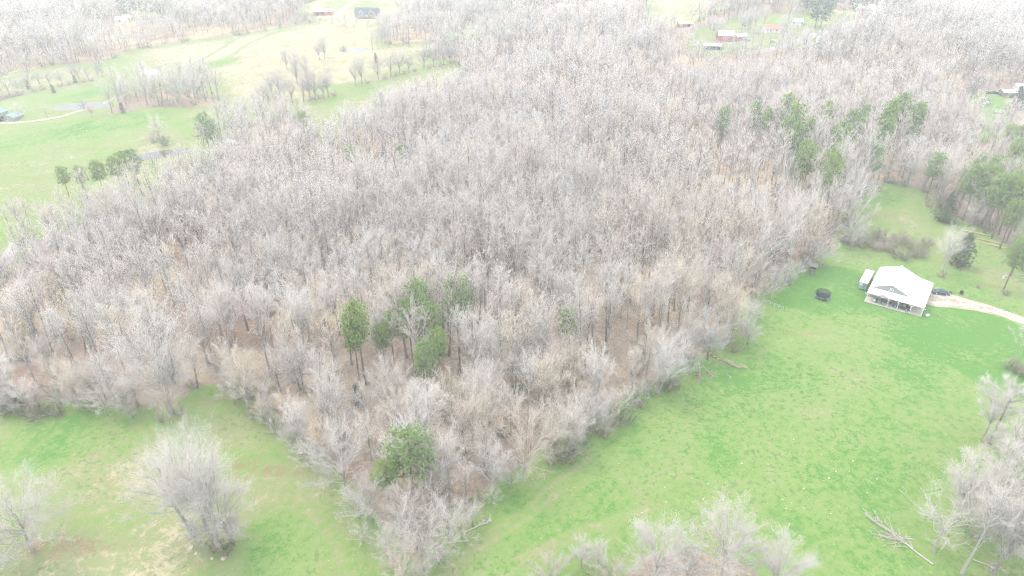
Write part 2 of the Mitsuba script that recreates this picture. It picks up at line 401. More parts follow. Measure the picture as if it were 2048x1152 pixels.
def conifer(seed, H, R, base, lod, leaf, form='pine', bark=(0.20, 0.15, 0.12)):
    g = np.random.default_rng(seed)
    leaf = np.array(leaf)
    A, B = Wood(), Wood([0, 0, (base * 0.6 + 0.4) * H])
    k = 6
    tz = np.linspace(-0.4, 0.95 * H, k)
    tp = np.column_stack([np.outer(tz / H, g.normal(0, 0.02 * H, 2)), tz])
    r0 = 0.012 * H + 0.05
    A.tube(tp, r0 * (1 - 0.85 * np.clip(tz / H, 0, 1)), 7 if lod == 0 else 5, bark)
    nb, ntf, nn = [(76, 11, 11), (52, 8, 10), (30, 6, 8)][lod]
    if form != 'pine':
        nb, ntf = int(nb * 2.0), max(3, int(ntf * 0.6))
    f = (np.arange(nb) + g.uniform(0, 1, nb)) / nb
    az = np.arange(nb) * 2.39996 + g.normal(0, 0.4, nb)
    zb = base * H
    if form == 'pine':
        ze = zb + (H - zb) * f
        lob = 0.75 + 0.5 * meshkit.noise(np.stack([np.cos(az) * 1.3 + seed, np.sin(az) * 1.3, ze / H * 4], -1), seed)
        rr = R * np.sqrt(np.clip(1 - ((f - 0.42) / 0.62) ** 2, 0.02, 1)) * lob
        zs = ze - rr * g.uniform(0.1, 0.45, nb)
    elif form == 'spire':                                    # blossom: narrow egg
        ze = zb + (H - zb) * f
        rr = R * (1 - f ** 1.7) ** 0.8 * np.minimum(1, 0.35 + f * 3) * g.uniform(0.7, 1.1, nb)
        zs = ze - rr * 1.1
    else:                                                    # cedar: blunt cone down to the ground
        ze = zb + (H - zb) * f
        rr = R * (1 - f ** 1.5) ** 0.75 * np.minimum(1, 0.6 + f * 2.2) * g.uniform(0.75, 1.12, nb)
        zs = ze - rr * 0.45
    ax = np.stack([np.interp(zs, tz, tp[:, 0]), np.interp(zs, tz, tp[:, 1]), zs], 1)
    tip = np.stack([ax[:, 0] + rr * np.cos(az), ax[:, 1] + rr * np.sin(az), ze], 1)
    A.spikes(ax, tip, 0.035 if form == 'pine' else 0.025, np.array(bark) * 1.1)
    i = np.repeat(np.arange(nb), ntf)
    t = 1.05 - np.tile((np.arange(ntf) + 0.5) / ntf, nb) ** 1.1 * (0.75 if form == 'pine' else 0.85)
    spread = 0.16 * R if form == 'pine' else 0.12 * R
    c = ax[i] + (tip - ax)[i] * t[:, None] + g.normal(0, spread, (nb * ntf, 3)) * [1, 1, 0.55]
    m = len(c)
    j = np.repeat(np.arange(m), nn)
    d = unit(g.normal(0, 1, (m * nn, 3)) + [0, 0, 0.45])
    ln = g.uniform(0.6, 1.1, m * nn) * ([0.48, 0.6, 0.85][lod] if form == 'pine' else [0.34, 0.5, 0.75][lod])
    wd = [0.05, 0.085, 0.16][lod] if form == 'pine' else [0.06, 0.095, 0.17][lod]
    tone = g.uniform(0.75, 1.25, m)[j][:, None] * g.uniform(0.85, 1.15, (m * nn, 1))
    B.spikes(c[j] - d * ln[:, None] * 0.3, c[j] + d * ln[:, None], wd, leaf * tone)
    return A, B

def bush(seed, H, R, lod, col, leafy=0.0, leaf=(0.10, 0.14, 0.05)):
    g = np.random.default_rng(seed)
    A, B = Wood(), Wood([0, 0, 0.3 * H])
    n = [26, 16, 9][lod]
    az, f = np.arange(n) * 2.4 + g.normal(0, 0.4, n), g.uniform(0.05, 1, n) ** 0.6
    s = np.stack([np.cos(az) * 0.25 * R * f, np.sin(az) * 0.25 * R * f, np.full(n, -0.1)], 1)
    e = np.stack([np.cos(az) * R * f, np.sin(az) * R * f, H * (1.05 - 0.6 * f ** 2) * g.uniform(0.75, 1.05, n)], 1)
    col = np.array(col)
    A.spikes(s, e, 0.035 + 0.01 * lod, col * 0.8)
    k = [30, 20, 14][lod]
    i = np.repeat(np.arange(n), k)
    t = g.uniform(0.2, 1, n * k)
    p = s[i] + (e - s)[i] * t[:, None]
    d = unit(unit(e - s)[i] * 0.6 + g.normal(0, 0.6, (n * k, 3)) + [0, 0, 0.2])
    ln = g.uniform(0.25, 0.55, n * k) * min(R, H) * 0.6
    B.spikes(p, p + d * ln[:, None], [0.014, 0.024, 0.05][lod], col * g.uniform(0.8, 1.2, (n * k, 1)))
    if leafy:
        m = int(n * k * leafy)
        q = p[:m] + d[:m] * ln[:m, None] * g.uniform(0.3, 1, (m, 1))
        dd = unit(g.normal(0, 1, (m, 3)))
        B.spikes(q, q + dd * 0.22, 0.07, np.array(leaf) * g.uniform(0.75, 1.25, (m, 1)))
    return A, B

GROUPS = {}
def plant_group(name, pair, joined=False):
    """A shapegroup: trunk and crown as parts, or both in one mesh for a tree that is only stuff."""
    A, B = pair
    if joined:
        A.join(B)
        scene[name] = {'type': 'shapegroup', 'tree': A.shape()}
    else:
        scene[name] = {'type': 'shapegroup', 'trunk': A.shape(), 'crown': B.shape()}
    return name

def instance(key, grp, x, y, s=1.0, rot=0.0, sz=None, sink=0.0, lean=None):
    t = T().translate([float(x), float(y), gz(x, y) - sink]).rotate([0, 0, 1], float(rot))
    if lean:
        t = t.rotate([0, 1, 0], float(lean))
    scene[key] = {'type': 'instance', 'to_world': t.scale([s, s, s if sz is None else sz]), 'group': {'type': 'ref', 'id': grp}}

# ---------------------------------------------------------------- the ground, lanes and ponds
def ground_mesh():
    r = np.concatenate([[0.0], np.geomspace(8, 50, 25)[:-1], np.geomspace(50, 1300, 430)[:-1], np.geomspace(1300, 2500, 24)])
    a = np.concatenate([np.linspace(-52, 52, 330), np.linspace(52, 308, 60)[1:-1]])
    a = np.radians(90 - a)
    R, A = np.meshgrid(r, a, indexing='ij')
    x, y = (R * np.cos(A)).ravel(), (R * np.sin(A)).ravel()
    z = height(x, y)
    n = len(a)
    i, j = np.meshgrid(np.arange(len(r) - 1), np.arange(n), indexing='ij')
    q = np.stack([i * n + j, i * n + (j + 1) % n, (i + 1) * n + (j + 1) % n, (i + 1) * n + j], -1).reshape(-1, 4)
    f = np.vstack([q[:, [0, 1, 2]], q[:, [0, 2, 3]]])
    grass = np.zeros(len(x))
    for p in fields:
        grass = np.maximum(grass, sstep(-8.0, -2.0, signed(p, x, y)))
    grass = np.minimum(grass, 1 - 0.9 * sstep(-3, 3, signed(litter_bay, x, y)))
    grass = np.minimum(grass, 1 - 0.85 * sstep(-3, 4, signed(grove, x, y)))
    grass = np.minimum(grass, 1 - 0.7 * sstep(-3, 5, signed(lobe, x, y)))
    dry = np.full(len(x), 0.42)
    def put(p, v, soft=6.0):
        w = sstep(-soft, soft, signed(p, x, y))
        dry[:] = dry * (1 - w) + v * w
    put(near_left, 0.62)
    put(near_right, 0.37)
    put(yard, 0.10, 1.2)
    put(meadow, 0.50)
    put(far_left, 0.60, 10)
    put(tan_hill, 1.02, 16)
    put(far_strip, 0.72, 8)
    put(upper_meadow, 0.85, 8)
    for p in (top_left, top_right):
        put(p, 0.98, 10)
    put(farm, 0.72, 8)
    put(track, 0.3, 3)
    for px, py, rr, v in [(330, 1110, 11, 0.95), (250, 1120, 10, 0.85), (480, 1140, 9, 0.75), (560, 960, 9, 0.75), (300, 940, 12, 0.75), (60, 1130, 10, 0.8), (560, 1120, 12, 0.3),
                          (90, 880, 14, 0.3), (200, 860, 14, 0.3), (1650, 700, 17, 0.62), (1720, 760, 14, 0.55), (1640, 830, 17, 0.55), (1560, 760, 14, 0.12), (1450, 780, 16, 0.15),
                          (1800, 740, 14, 0.15), (1760, 900, 18, 0.25), (1500, 900, 16, 0.3), (1250, 980, 16, 0.42), (1850, 830, 16, 0.42), (1740, 650, 10, 0.4),
                          (430, 128, 17, 0.12), (60, 285, 42, 0.30), (250, 255, 40, 0.28), (60, 350, 60, 0.62), (170, 190, 30, 0.25), (300, 275, 22, 0.75), (300, 305, 12, 1.0),
                          (400, 228, 14, 0.9), (690, 180, 22, 0.40), (860, 145, 16, 0.8), (1800, 430, 14, 0.66), (1770, 400, 11, 0.30), (2000, 560, 14, 0.62), (1905, 560, 10, 0.35),
                          (1750, 480, 10, 0.7), (820, 8, 50, 1.0), (700, 8, 40, 0.62), (1690, 20, 20, 1.0), (1590, 45, 20, 0.45)]:
        cx, cy = at(px, py)
        wob = meshkit.fbm(np.stack([x / 9, y / 9, x * 0], -1), 2, 5) - 0.5
        w = 0.8 * sstep(1.25, 0.3, np.hypot(x - cx, y - cy) / rr + wob * 0.9)
        dry[:] = dry * (1 - w) + v * w
    for pts, v in [([(878, 1165), (950, 1085), (1050, 1020), (1095, 978), (1180, 915)], 0.72), ([(888, 1175), (960, 1095), (1062, 1032), (1110, 990)], 0.70), ([(1040, 1115), (1063, 1106), (1140, 1067), (1244, 1032), (1330, 1010)], 0.74),
                   ([(1050, 1122), (1074, 1114), (1150, 1076), (1250, 1042)], 0.68), ([(600, 1000), (660, 1080), (700, 1160)], 0.72), ([(470, 80), (420, 110), (380, 130)], 0.45), ([(560, 62), (500, 85), (450, 120)], 0.5)]:
        P = at(*np.array(pts, float).T)
        far_ = 1.0 if P[:, 1].min() < 300 else 3.0
        d = shapely.distance(shapely.points(x, y), LineString(P))
        w = 0.75 * sstep(1.1 * far_, 0.35 * far_, d)
        dry[:] = dry * (1 - w) + v * w
    m = trimesh.Trimesh(np.column_stack([x, y, z]), f, process=False)
    if m.face_normals[len(f) // 2][2] < 0:
        m.faces = m.faces[:, ::-1]
    return m, np.column_stack([grass, dry])

gm, guv = ground_mesh()
key = thing('ground', 'rolling ground of green pasture, straw-coloured grass and brown leaf litter under the wood', kind='structure')
scene[key] = mikit.ply(gm, 'm_ground', smooth=True, uv=guv)

def ribbon(name, label, pts, widths, m, lift):
    P = at(*np.array(pts, float).T)
    s = np.concatenate([[0], np.cumsum(np.hypot(*np.diff(P, axis=0).T))])
    q = np.linspace(0, s[-1], max(8, int(s[-1] / 1.5)))
    from scipy.interpolate import PchipInterpolator
    C = np.column_stack([PchipInterpolator(s, P[:, k])(q) for k in (0, 1)])
    W = np.interp(q, s, widths) / 2 * (1 + 0.12 * np.sin(q * 0.7) * np.sin(q * 0.23))
    t = unit(np.gradient(C, axis=0))
    nrm = np.column_stack([-t[:, 1], t[:, 0]])
    k = np.linspace(-1, 1, 7)
    XY = C[:, None] + nrm[:, None] * (W[:, None, None] * k[None, :, None])
    Z = height(XY[..., 0], XY[..., 1]) + lift * (1 - 1.3 * np.abs(k[None, :]) ** 6)
    v = np.concatenate([XY, Z[..., None]], -1).reshape(-1, 3)
    i, j = np.meshgrid(np.arange(len(q) - 1), np.arange(6), indexing='ij')
    f = np.stack([i * 7 + j, (i + 1) * 7 + j, (i + 1) * 7 + j + 1, i * 7 + j + 1], -1).reshape(-1, 4)
    mm = trimesh.Trimesh(v, np.vstack([f[:, [0, 1, 2]], f[:, [0, 2, 3]]]), process=False)
    if mm.face_normals[0][2] < 0:
        mm.faces = mm.faces[:, ::-1]
    key = thing(name, label, kind='structure')
    scene[key] = mikit.ply(mm, 'm_' + m, smooth=True, uv=np.column_stack([np.tile(k * 0.5 + 0.5, len(q)), np.repeat(q, 7)]))

ribbon('driveway', 'pale gravel driveway curving from the white-roofed house to the right edge', [(1846, 592), (1880, 599), (1905, 602), (1934, 608), (1995, 623), (2048, 642), (2140, 674), (2260, 718)], [10, 10.5, 10, 7.2, 5.6, 5.0, 4.6, 4.6], 'gravel', 0.06)
ribbon('farm_lane', 'pale gravel farm lane across the far left pasture', [(-120, 258), (-20, 248), (60, 243), (120, 234), (180, 219), (215, 203), (250, 192)], [4.2] * 7, 'gravel', 0.35)
ribbon('grove_lane', 'pale track leaving the grove along the foot of the straw-coloured hill', [(330, 189), (380, 193), (430, 204), (480, 218), (540, 228)], [1.7] * 5, 'gravel', 0.35)
ribbon('side_road', 'pale road at the left edge beside the wood', [(-60, 590), (-20, 556), (4, 528), (22, 502), (34, 484)], [4.5] * 5, 'asphalt', 0.10)
ribbon('country_road', 'pale two-lane road climbing past the far farm', [(1490, 108), (1560, 94), (1600, 81), (1650, 62), (1690, 49), (1730, 40), (1790, 36), (1860, 34)], [7, 7, 7, 7, 7, 7, 6, 6], 'asphalt', 0.4)
ribbon('hill_driveway', 'pale drive running down the hill to the red shed', [(735, -15), (712, 2), (690, 16), (672, 30), (690, 38), (712, 42)], [6, 6, 6, 7, 5, 5], 'gravel', 0.4)
ribbon('garden_track', 'straw-coloured track below the far road near the blossoming trees', [(1575, 80), (1600, 83), (1640, 88), (1680, 90)], [4, 4, 4, 4], 'gravel', 0.35)
for (cx, cy, rx, ry, ang, zw), lab in zip(PONDS, ['farm pond beside the lane in the far left pasture', 'pond half hidden behind the back edge of the wood', 'small pale pond on the straw-coloured hill']):
    a = np.linspace(0, 2 * PI, 48, endpoint=False)
    rr = 1.02 + 0.05 * np.sin(3 * a + 1)
    v = np.column_stack([rx * rr * np.cos(a), ry * rr * np.sin(a), 0 * a])
    c, s = math.cos(ang), math.sin(ang)
    v = np.column_stack([v[:, 0] * c - v[:, 1] * s + cx, v[:, 0] * s + v[:, 1] * c + cy, v[:, 2] + zw - 0.05])
    m = trimesh.Trimesh(np.vstack([v, [[cx, cy, zw - 0.05]]]), [(k, (k + 1) % 48, 48) for k in range(48)], process=False)
    key = thing('pond', lab, kind='structure')
    scene[key] = mikit.ply(m, 'm_water', smooth=False)

# ---------------------------------------------------------------- tree stock
PALE, PINK, TAN, GREY, WHITE = (0.45, 0.425, 0.40), (0.425, 0.38, 0.35), (0.455, 0.41, 0.34), (0.38, 0.365, 0.35), (0.51, 0.49, 0.465)
DARK = (0.24, 0.23, 0.23)
BK, BKD, BKW = (0.29, 0.27, 0.25), (0.20, 0.185, 0.175), (0.39, 0.375, 0.36)
rng = np.random.default_rng(7)
HI = {'tall': [], 'dome': [], 'fan': []}
for i, (tw, bk, R, base) in enumerate([(PALE, BK, 3.7, 0.34), (PINK, BKD, 3.3, 0.40), (TAN, BK, 3.9, 0.30), (GREY, BKD, 3.4, 0.36), (PALE, BKW, 2.8, 0.42), (PINK, BK, 4.0, 0.30), (TAN, BKW, 3.0, 0.34)]):
    HI['tall'].append(plant_group(f'stock_tall_{i}', hardwood(100 + i, 20, R, base, 'tall', 0, bk, tw)))
for i, (tw, bk, R, base) in enumerate([(PALE, BK, 6.2, 0.22), (PINK, BKD, 5.6, 0.2), (TAN, BK, 5.8, 0.25), (GREY, BK, 6.4, 0.2)]):
    HI['dome'].append(plant_group(f'stock_dome_{i}', hardwood(200 + i, 15, R, base, 'dome', 0, bk, tw)))
for i, (tw, bk, R, base) in enumerate([(PALE, BKW, 4.6, 0.25), (PINK, BK, 4.4, 0.2), (TAN, BK, 4.8, 0.3), (WHITE, BKW, 4.4, 0.25)]):
    HI['fan'].append(plant_group(f'stock_fan_{i}', hardwood(300 + i, 18, R, base, 'fan', 0, bk, tw)))
MID = {'tall': [], 'dome': []}
for i, (tw, bk, R, base) in enumerate([(PALE, BK, 3.88, 0.33), (PINK, BKD, 3.42, 0.37), (TAN, BK, 4.10, 0.31), (GREY, BKD, 3.76, 0.36), (PALE, BKW, 3.19, 0.39), (PINK, BK, 4.10, 0.31)]):
    MID['tall'].append(plant_group(f'stock_mid_tall_{i}', hardwood(400 + i, 20, R, base, 'tall', 1, bk, tw), True))
for i, (tw, bk, R, base) in enumerate([(PALE, BK, 6.38, 0.19), (PINK, BKD, 5.70, 0.16), (GREY, BK, 6.16, 0.19)]):
    MID['dome'].append(plant_group(f'stock_mid_dome_{i}', hardwood(500 + i, 17, R, base, 'dome', 1, bk, tw), True))
FAR = {'tall': [], 'dome': []}
for i, (tw, bk, R, base) in enumerate([(PALE, BK, 4.10, 0.31), (PINK, BKD, 3.88, 0.33), (GREY, BKD, 4.10, 0.31), (TAN, BK, 3.88, 0.33)]):
    FAR['tall'].append(plant_group(f'stock_far_tall_{i}', hardwood(600 + i, 20, R, base, 'tall', 2, bk, tw), True))
for i, (tw, bk, R, base) in enumerate([(PALE, BK, 6.38, 0.21), (GREY, BKD, 5.93, 0.19)]):
    FAR['dome'].append(plant_group(f'stock_far_dome_{i}', hardwood(700 + i, 17, R, base, 'dome', 2, bk, tw), True))

# ---------------------------------------------------------------- trees that stand out, each measured where it stands
SPECIAL = []                                                  # (x, y) of trees already placed: the wood keeps clear of them
def bare(px, py, H, R, form, label, tint=PALE, bark=BK, base=0.25, group=None, lod=0, seed=None, dens=1.0, gnarl=0.0, rot=0, name='bare_tree', twigw=1.0, lean=None, keep=2.5, twigless=False):
    x, y = at(px, py)
    seed = int(px * 7 + py * 13) if seed is None else seed
    A, B = hardwood(seed, H, R, base, form, lod, bark, tint, twigw, dens, gnarl, twigless)
    key = thing(name, label, 'tree', group)
    M = T().translate([float(x), float(y), gz(x, y)]).rotate([0, 0, 1], rot)
    if lean:
        M = M.rotate([0, 1, 0], lean)
    for nm, w in (('trunk', A), ('crown', B)):
        scene[f'{key}__{nm}'] = {**w.shape(), 'to_world': M}
    SPECIAL.append((x, y, keep))
    return key

bare(432, 1096, 27, 6.5, 'fan', 'tallest pale bare tree of the clump alone in the left pasture, its trunk leaning left', PALE, BKW, 0.3, gnarl=0.3, keep=4, dens=1.4)
bare(462, 1084, 18, 6.0, 'dome', 'low round bare tree on the right side of the clump in the left pasture', PALE, BK, 0.16, dens=1.1)
bare(420, 1070, 25, 6.0, 'fan', 'bare tree with white upper limbs at the back of the clump in the left pasture', WHITE, BKW, 0.28, gnarl=0.5)
bare(388, 1072, 22, 8.0, 'dome', 'fine-twigged bare tree on the left side of the clump in the left pasture', PALE, BK, 0.3, lean=-9, dens=1.3)
bare(470, 1090, 8, 3.6, 'dome', 'small bushy bare tree at the right foot of the clump in the left pasture', PINK, BK, 0.1, name='small_tree')
bare(400, 1085, 7, 3.6, 'dome', 'small bushy bare tree at the left foot of the clump in the left pasture', PALE, BK, 0.1, name='small_tree')
bare(68, 1104, 17.5, 9.0, 'dome', 'wide pale oak-like bare tree with low limbs at the bottom left', PALE, BK, 0.12, gnarl=0.4, dens=1.9, keep=5)
bare(-12, 1165, 10, 7, 'dome', 'low bare tree cut by the bottom left corner', PALE, BK, 0.15, gnarl=0.3)
bare(845, 1140, 20, 8.0, 'fan', 'gnarled half-dead tree with thick white limbs at the very tip of the wood', PALE, BK, 0.15, dens=0.6, gnarl=1.0, keep=5)
bare(810, 1120, 8, 6.0, 'dome', 'broken low tree with long pale drooping limbs at the left of the wood tip', PALE, BKW, 0.2, dens=0.6, gnarl=0.9, keep=3)
bare(880, 1128, 7, 3.4, 'dome', 'small brown bushy tree at the foot of the gnarled white tree', PINK, BKD, 0.08, name='small_tree')
bare(345, 828, 28, 10.0, 'fan', 'big pale tree with a fan of limbs at the top edge of the left pasture', PALE, BK, 0.2, gnarl=0.35, keep=3, dens=1.7)
bare(215, 830, 10, 5.5, 'dome', 'low bare tree leaning over the top edge of the left pasture', PALE, BK, 0.15)
bare(240, 820, 18, 4.5, 'tall', 'slim bare tree beside the big fan-shaped tree, on its left', PALE, BK, 0.3)
bare(692, 985, 18, 8.0, 'dome', 'broad dense bare tree on the left edge of the wood point', PALE, BK, 0.14, dens=1.2, keep=5)
bare(745, 1045, 12, 6.0, 'dome', 'bare tree below the broad dense one on the left edge of the wood point', PALE, BK, 0.15)
bare(1050, 955, 18, 8.5, 'fan', 'large bare tree with sweeping fanned limbs on the right edge of the wood point', TAN, BKW, 0.12, gnarl=0.3, keep=5)
bare(985, 985, 13, 4.2, 'fan', 'narrow bare tree just left of the sweeping fanned tree, wood point', PALE, BKW, 0.2)
bare(900, 1085, 10, 6.0, 'dome', 'pale spreading bare tree on the right of the wood tip', PALE, BKW, 0.15, gnarl=0.5)
bare(1305, 1185, 17, 6.0, 'dome', 'left bare tree of the pair at the bottom centre', PALE, BKW, 0.2, keep=4, dens=1.8)
bare(1440, 1172, 18, 7.0, 'dome', 'right and larger bare tree of the pair at the bottom centre', PALE, BKW, 0.2, dens=2.0, keep=4)
bare(1540, 1215, 16, 5.5, 'dome', 'bare tree at the far right of the bottom centre clump', PALE, BK, 0.2, dens=1.7)
bare(1372, 1165, 9, 3.2, 'fan', 'small bare tree between the pair at the bottom centre', PALE, BK, 0.2, name='small_tree')
bare(1163, 1134, 6.5, 2.6, 'fan', 'left of the two small pale trees in the grass at the bottom centre', PALE, BKW, 0.2, dens=0.8, name='small_tree')
bare(1197, 1136, 6.5, 2.8, 'fan', 'right of the two small pale trees in the grass at the bottom centre', PALE, BKW, 0.2, dens=0.8, name='small_tree')
bare(1100, 1165, 6, 4.0, 'dome', 'low brown bushy tree at the bottom edge left of the small pale trees', PINK, BKD, 0.1, name='small_tree')
bare(1225, 1175, 6, 3.6, 'dome', 'low brown bushy tree at the bottom edge right of the small pale trees', PINK, BKD, 0.1, name='small_tree')
bare(1978, 886, 17, 6.0, 'dome', 'round-crowned bare tree with a tall clear trunk at the right edge of the pasture', PALE, BK, 0.52, dens=1.8)
bare(1968, 872, 11, 4.0, 'fan', 'thin bare tree left of the round-crowned tree at the right edge', PALE, BK, 0.35)
bare(2024, 732, 13, 4.0, 'tall', 'bare tree with pale trunk beside the bushes at the right edge, below the driveway', PALE, BKW, 0.45)
bare(1924, 1146, 22, 5.0, 'tall', 'tall pale tree with a straight clear trunk at the bottom right', PALE, BKW, 0.45, keep=4, dens=1.1)
bare(1868, 1104, 15, 8.0, 'fan', 'broken dead tree with bare white limbs at the bottom right', WHITE, BKW, 0.3, dens=0.5, gnarl=1.2, twigless=False, name='dead_tree')
bare(1915, 955, 9, 1.6, 'tall', 'thin white dead stem rising from the grass on the right', WHITE, BKW, 0.3, dens=0.3, gnarl=0.6, name='dead_tree')
for px, py, H, R, fm, tt, lb in [(1990, 1010, 15, 6.5, 'dome', PALE, 'rounded bare tree in the middle of the bottom right clump'), (2030, 1085, 19, 7, 'dome', PALE, 'bare tree at the right edge of the bottom right clump'),
                                 (1985, 1150, 20, 6.5, 'fan', GREY, 'grey bare tree behind the straight pale trunk at the bottom right'), (1915, 1040, 15, 5.5, 'fan', PALE, 'fine-twigged bare tree behind the broken dead tree'),
                                 (2060, 965, 16, 6.5, 'fan', PALE, 'leaning bare tree at the right edge below the round-crowned tree'), (2075, 1180, 20, 6.0, 'fan', PALE, 'bare tree cut by the bottom right corner'),
                                 (1960, 1075, 12, 5.5, 'dome', PALE, 'low bare tree in front of the bottom right clump'), (2010, 940, 12, 5.5, 'dome', PALE, 'low spreading bare tree below the round-crowned tree at the right edge')]:
    bare(px, py, H, R, fm, lb, tt, BK, 0.22, gnarl=0.3, dens=1.8)
bare(1884, 548, 17, 4.6, 'fan', 'pale bare tree standing against the dark cedar behind the house', PALE, BKW, 0.25, dens=0.8)
bare(1815, 372, 19, 7.0, 'fan', 'left of the two big spreading bare trees at the top of the meadow', PALE, BKW, 0.15, lod=0)
bare(1880, 392, 21, 7.5, 'fan', 'right of the two big spreading bare trees at the top of the meadow', PALE, BKW, 0.15, lod=0)
bare(1942, 452, 13, 5.0, 'dome', 'bare rounded tree between the dark cedar and the pines right of the meadow', PALE, BK, 0.15)
bare(1700, 500, 12, 4.5, 'dome', 'grey bare tree at the wood corner next to the meadow', GREY, BK, 0.15)
bare(1645, 530, 9, 4.5, 'dome', 'bare tree overhanging the wooden stand at the yard edge', PALE, BK, 0.15)
bare(1495, 690, 8, 3.4, 'dome', 'small grey bare tree standing out from the wood edge into the right pasture', GREY, BK, 0.15, name='small_tree')
bare(1415, 720, 14, 5.2, 'fan', 'grey bare tree above the cut logs at the wood edge', GREY, BKD, 0.15)

# tree rows of the far fields
def rows(pts, H, R, form, label, group, cat_name='bare_tree', tint=DARK, bark=BKD, lod=1, jit=2.0):
    for i, (px, py) in enumerate(pts):
        bare(px, py, H * rng.uniform(0.75, 1.15), R * rng.uniform(0.8, 1.2), form, label, tint, bark, 0.2, group=group, lod=lod, seed=int(px * 3 + py * 5 + 11), name=cat_name)
rows([(2, 197), (20, 190), (38, 186), (50, 184), (62, 180), (82, 176), (100, 172), (125, 170), (148, 166), (160, 163), (178, 161), (198, 158), (206, 154)], 13, 4.2, 'dome', 'dark bare tree in the hedge row above the farm pond', 'hedge row above the farm pond')
rows([(608, 203), (620, 201), (632, 199), (648, 196), (657, 194), (712, 172), (724, 170), (757, 160), (782, 154), (800, 150), (818, 146), (848, 139), (868, 134), (888, 131), (900, 129)], 17, 5.2, 'fan', 'dark bare tree in the row along the foot of the straw-coloured hill', 'tree row along the foot of the hill')
rows([(575, 140), (592, 150), (612, 152), (595, 168), (618, 172), (640, 120), (650, 118), (560, 190), (545, 195), (528, 205), (570, 200), (585, 205), (520, 215), (540, 215), (560, 222)], 14, 4.2, 'fan', 'bare tree scattered on the lower slope of the straw-coloured hill', 'scattered trees on the hill slope')
rows([(620, 48), (640, 47), (663, 48), (680, 51), (690, 54), (708, 58), (735, 52), (755, 48), (765, 42), (772, 40), (785, 48), (690, 40)], 7, 3.0, 'dome', 'small bare tree in the hedge below the far grey farmhouse', 'hedge trees below the far farmhouse', 'small_tree', PALE)
rows([(745, 100), (755, 98), (765, 96), (778, 95), (790, 93), (806, 92), (818, 92)], 14, 3.4, 'tall', 'bare tree beside the small pond on the hill', 'trees by the hill pond', tint=GREY)
rows([(1425, 72), (1438, 70), (1445, 62), (1482, 66), (1488, 64), (1496, 62), (1500, 60), (1510, 56), (1528, 52), (1562, 70), (1575, 66), (1420, 60), (1432, 76)], 14, 3.6, 'fan', 'bare tree between the red barn and the far road', 'trees around the far red barn', tint=GREY)
bare(1574, 58, 15, 7.0, 'dome', 'large pale dome-shaped tree above the red-roofed house', PALE, BKD, 0.15, lod=1)
bare(1588, 34, 12, 5.0, 'dome', 'pale rounded tree behind the white far house', PALE, BKD, 0.2, lod=1)
bare(1685, 36, 13, 6.0, 'dome', 'dark-stemmed spreading tree on the far straw field by the road', PINK, BKD, 0.2, lod=1)
bare(170, 222, 8, 3.6, 'fan', 'dark forked tree at the edge of the farm pond', DARK, BKD, 0.1, lod=1, dens=0.7)
bare(185, 234, 7, 2.8, 'fan', 'pinkish budding tree beside the farm pond and lane', (0.42, 0.28, 0.26), BK, 0.2, lod=1)
bare(96, 238, 9, 2.0, 'tall', 'thin sparse tree between the grey barn and the pond', GREY, BKD, 0.3, lod=1, dens=0.6)
bare(40, 240, 10, 4.6, 'dome', 'pale bare tree behind the grey barn', PALE, BK, 0.15, lod=1)
bare(320, 280, 13, 5.0, 'fan', 'pale bare tree on the bare bank above the hidden pond', PALE, BK, 0.2, lod=1)
bare(40, 452, 13, 4.0, 'fan', 'thin tree at the left edge beside the pasture', GREY, BKD, 0.2, lod=1, dens=0.6)
for px, py, c in [(1915, 205, (0.42, 0.25, 0.22)), (1945, 180, (0.40, 0.27, 0.25)), (1230, 175, (0.40, 0.27, 0.24)), (940, 245, (0.42, 0.28, 0.25)), (250, 200, (0.42, 0.26, 0.24))]:
    bare(px, py, 12, 4.5, 'dome', 'bare tree with reddish spring buds among grey trees', c, BK, 0.2, group='trees with reddish buds', lod=1)
bare(1938, 205, 15, 5.5, 'dome', 'dark dense grey tree beside the junk-strewn clearing', (0.16, 0.165, 0.17), BKD, 0.08, lod=1, dens=1.6, twigw=1.4)

# ---------------------------------------------------------------- evergreens
PINE = (0.20, 0.30, 0.08)
PINE_B, PINE_D, CEDAR = (0.165, 0.27, 0.085), (0.06, 0.16, 0.085), (0.085, 0.11, 0.055)
PSTOCK = {}
for i, (lf, R, base) in enumerate([(PINE, 3.4, 0.55), (PINE_B, 3.2, 0.5), (PINE, 2.9, 0.58), (PINE_B, 3.8, 0.45)]):
    for lod in (0, 1):
        PSTOCK[i, lod] = plant_group(f'stock_pine_{i}_{lod}', conifer(800 + i, 18, R, base, lod, lf))
PSTOCK['far'] = plant_group('stock_pine_far', conifer(830, 18, 4.2, 0.3, 2, PINE_D))
PSTOCK['cedar'] = plant_group('stock_cedar', conifer(840, 10, 3.0, 0.03, 0, CEDAR, 'cedar'))
PSTOCK['cedar_far'] = plant_group('stock_cedar_far', conifer(841, 10, 3.2, 0.03, 2, (0.05, 0.085, 0.05), 'cedar'))
PSTOCK['blossom'] = plant_group('stock_blossom', conifer(850, 7, 2.2, 0.08, 1, (0.78, 0.79, 0.74), 'spire', (0.30, 0.27, 0.25)))
PSTOCK['blossom_far'] = plant_group('stock_blossom_far', conifer(851, 7, 2.6, 0.10, 2, (0.74, 0.77, 0.71), 'spire', (0.30, 0.27, 0.25)))
PINES = []
def evergreen(px, py, kind, s, label, group=None, zc=None, sz=None, catn='tree', name='pine_tree'):
    x, y = at(px, py, 0.0 if zc is None else zc)
    key = thing(name, label, catn, group)
    instance(key, kind, x, y, s, float(rng.uniform(0, 360)), sz)
    SPECIAL.append((x, y, 2.2 * s))
    if 'pine' in name or 'cedar' in name:
        SPECIAL.append((x * 0.972, y * 0.972, 3.6))         # no tree stands close before it
    PINES.append(key)

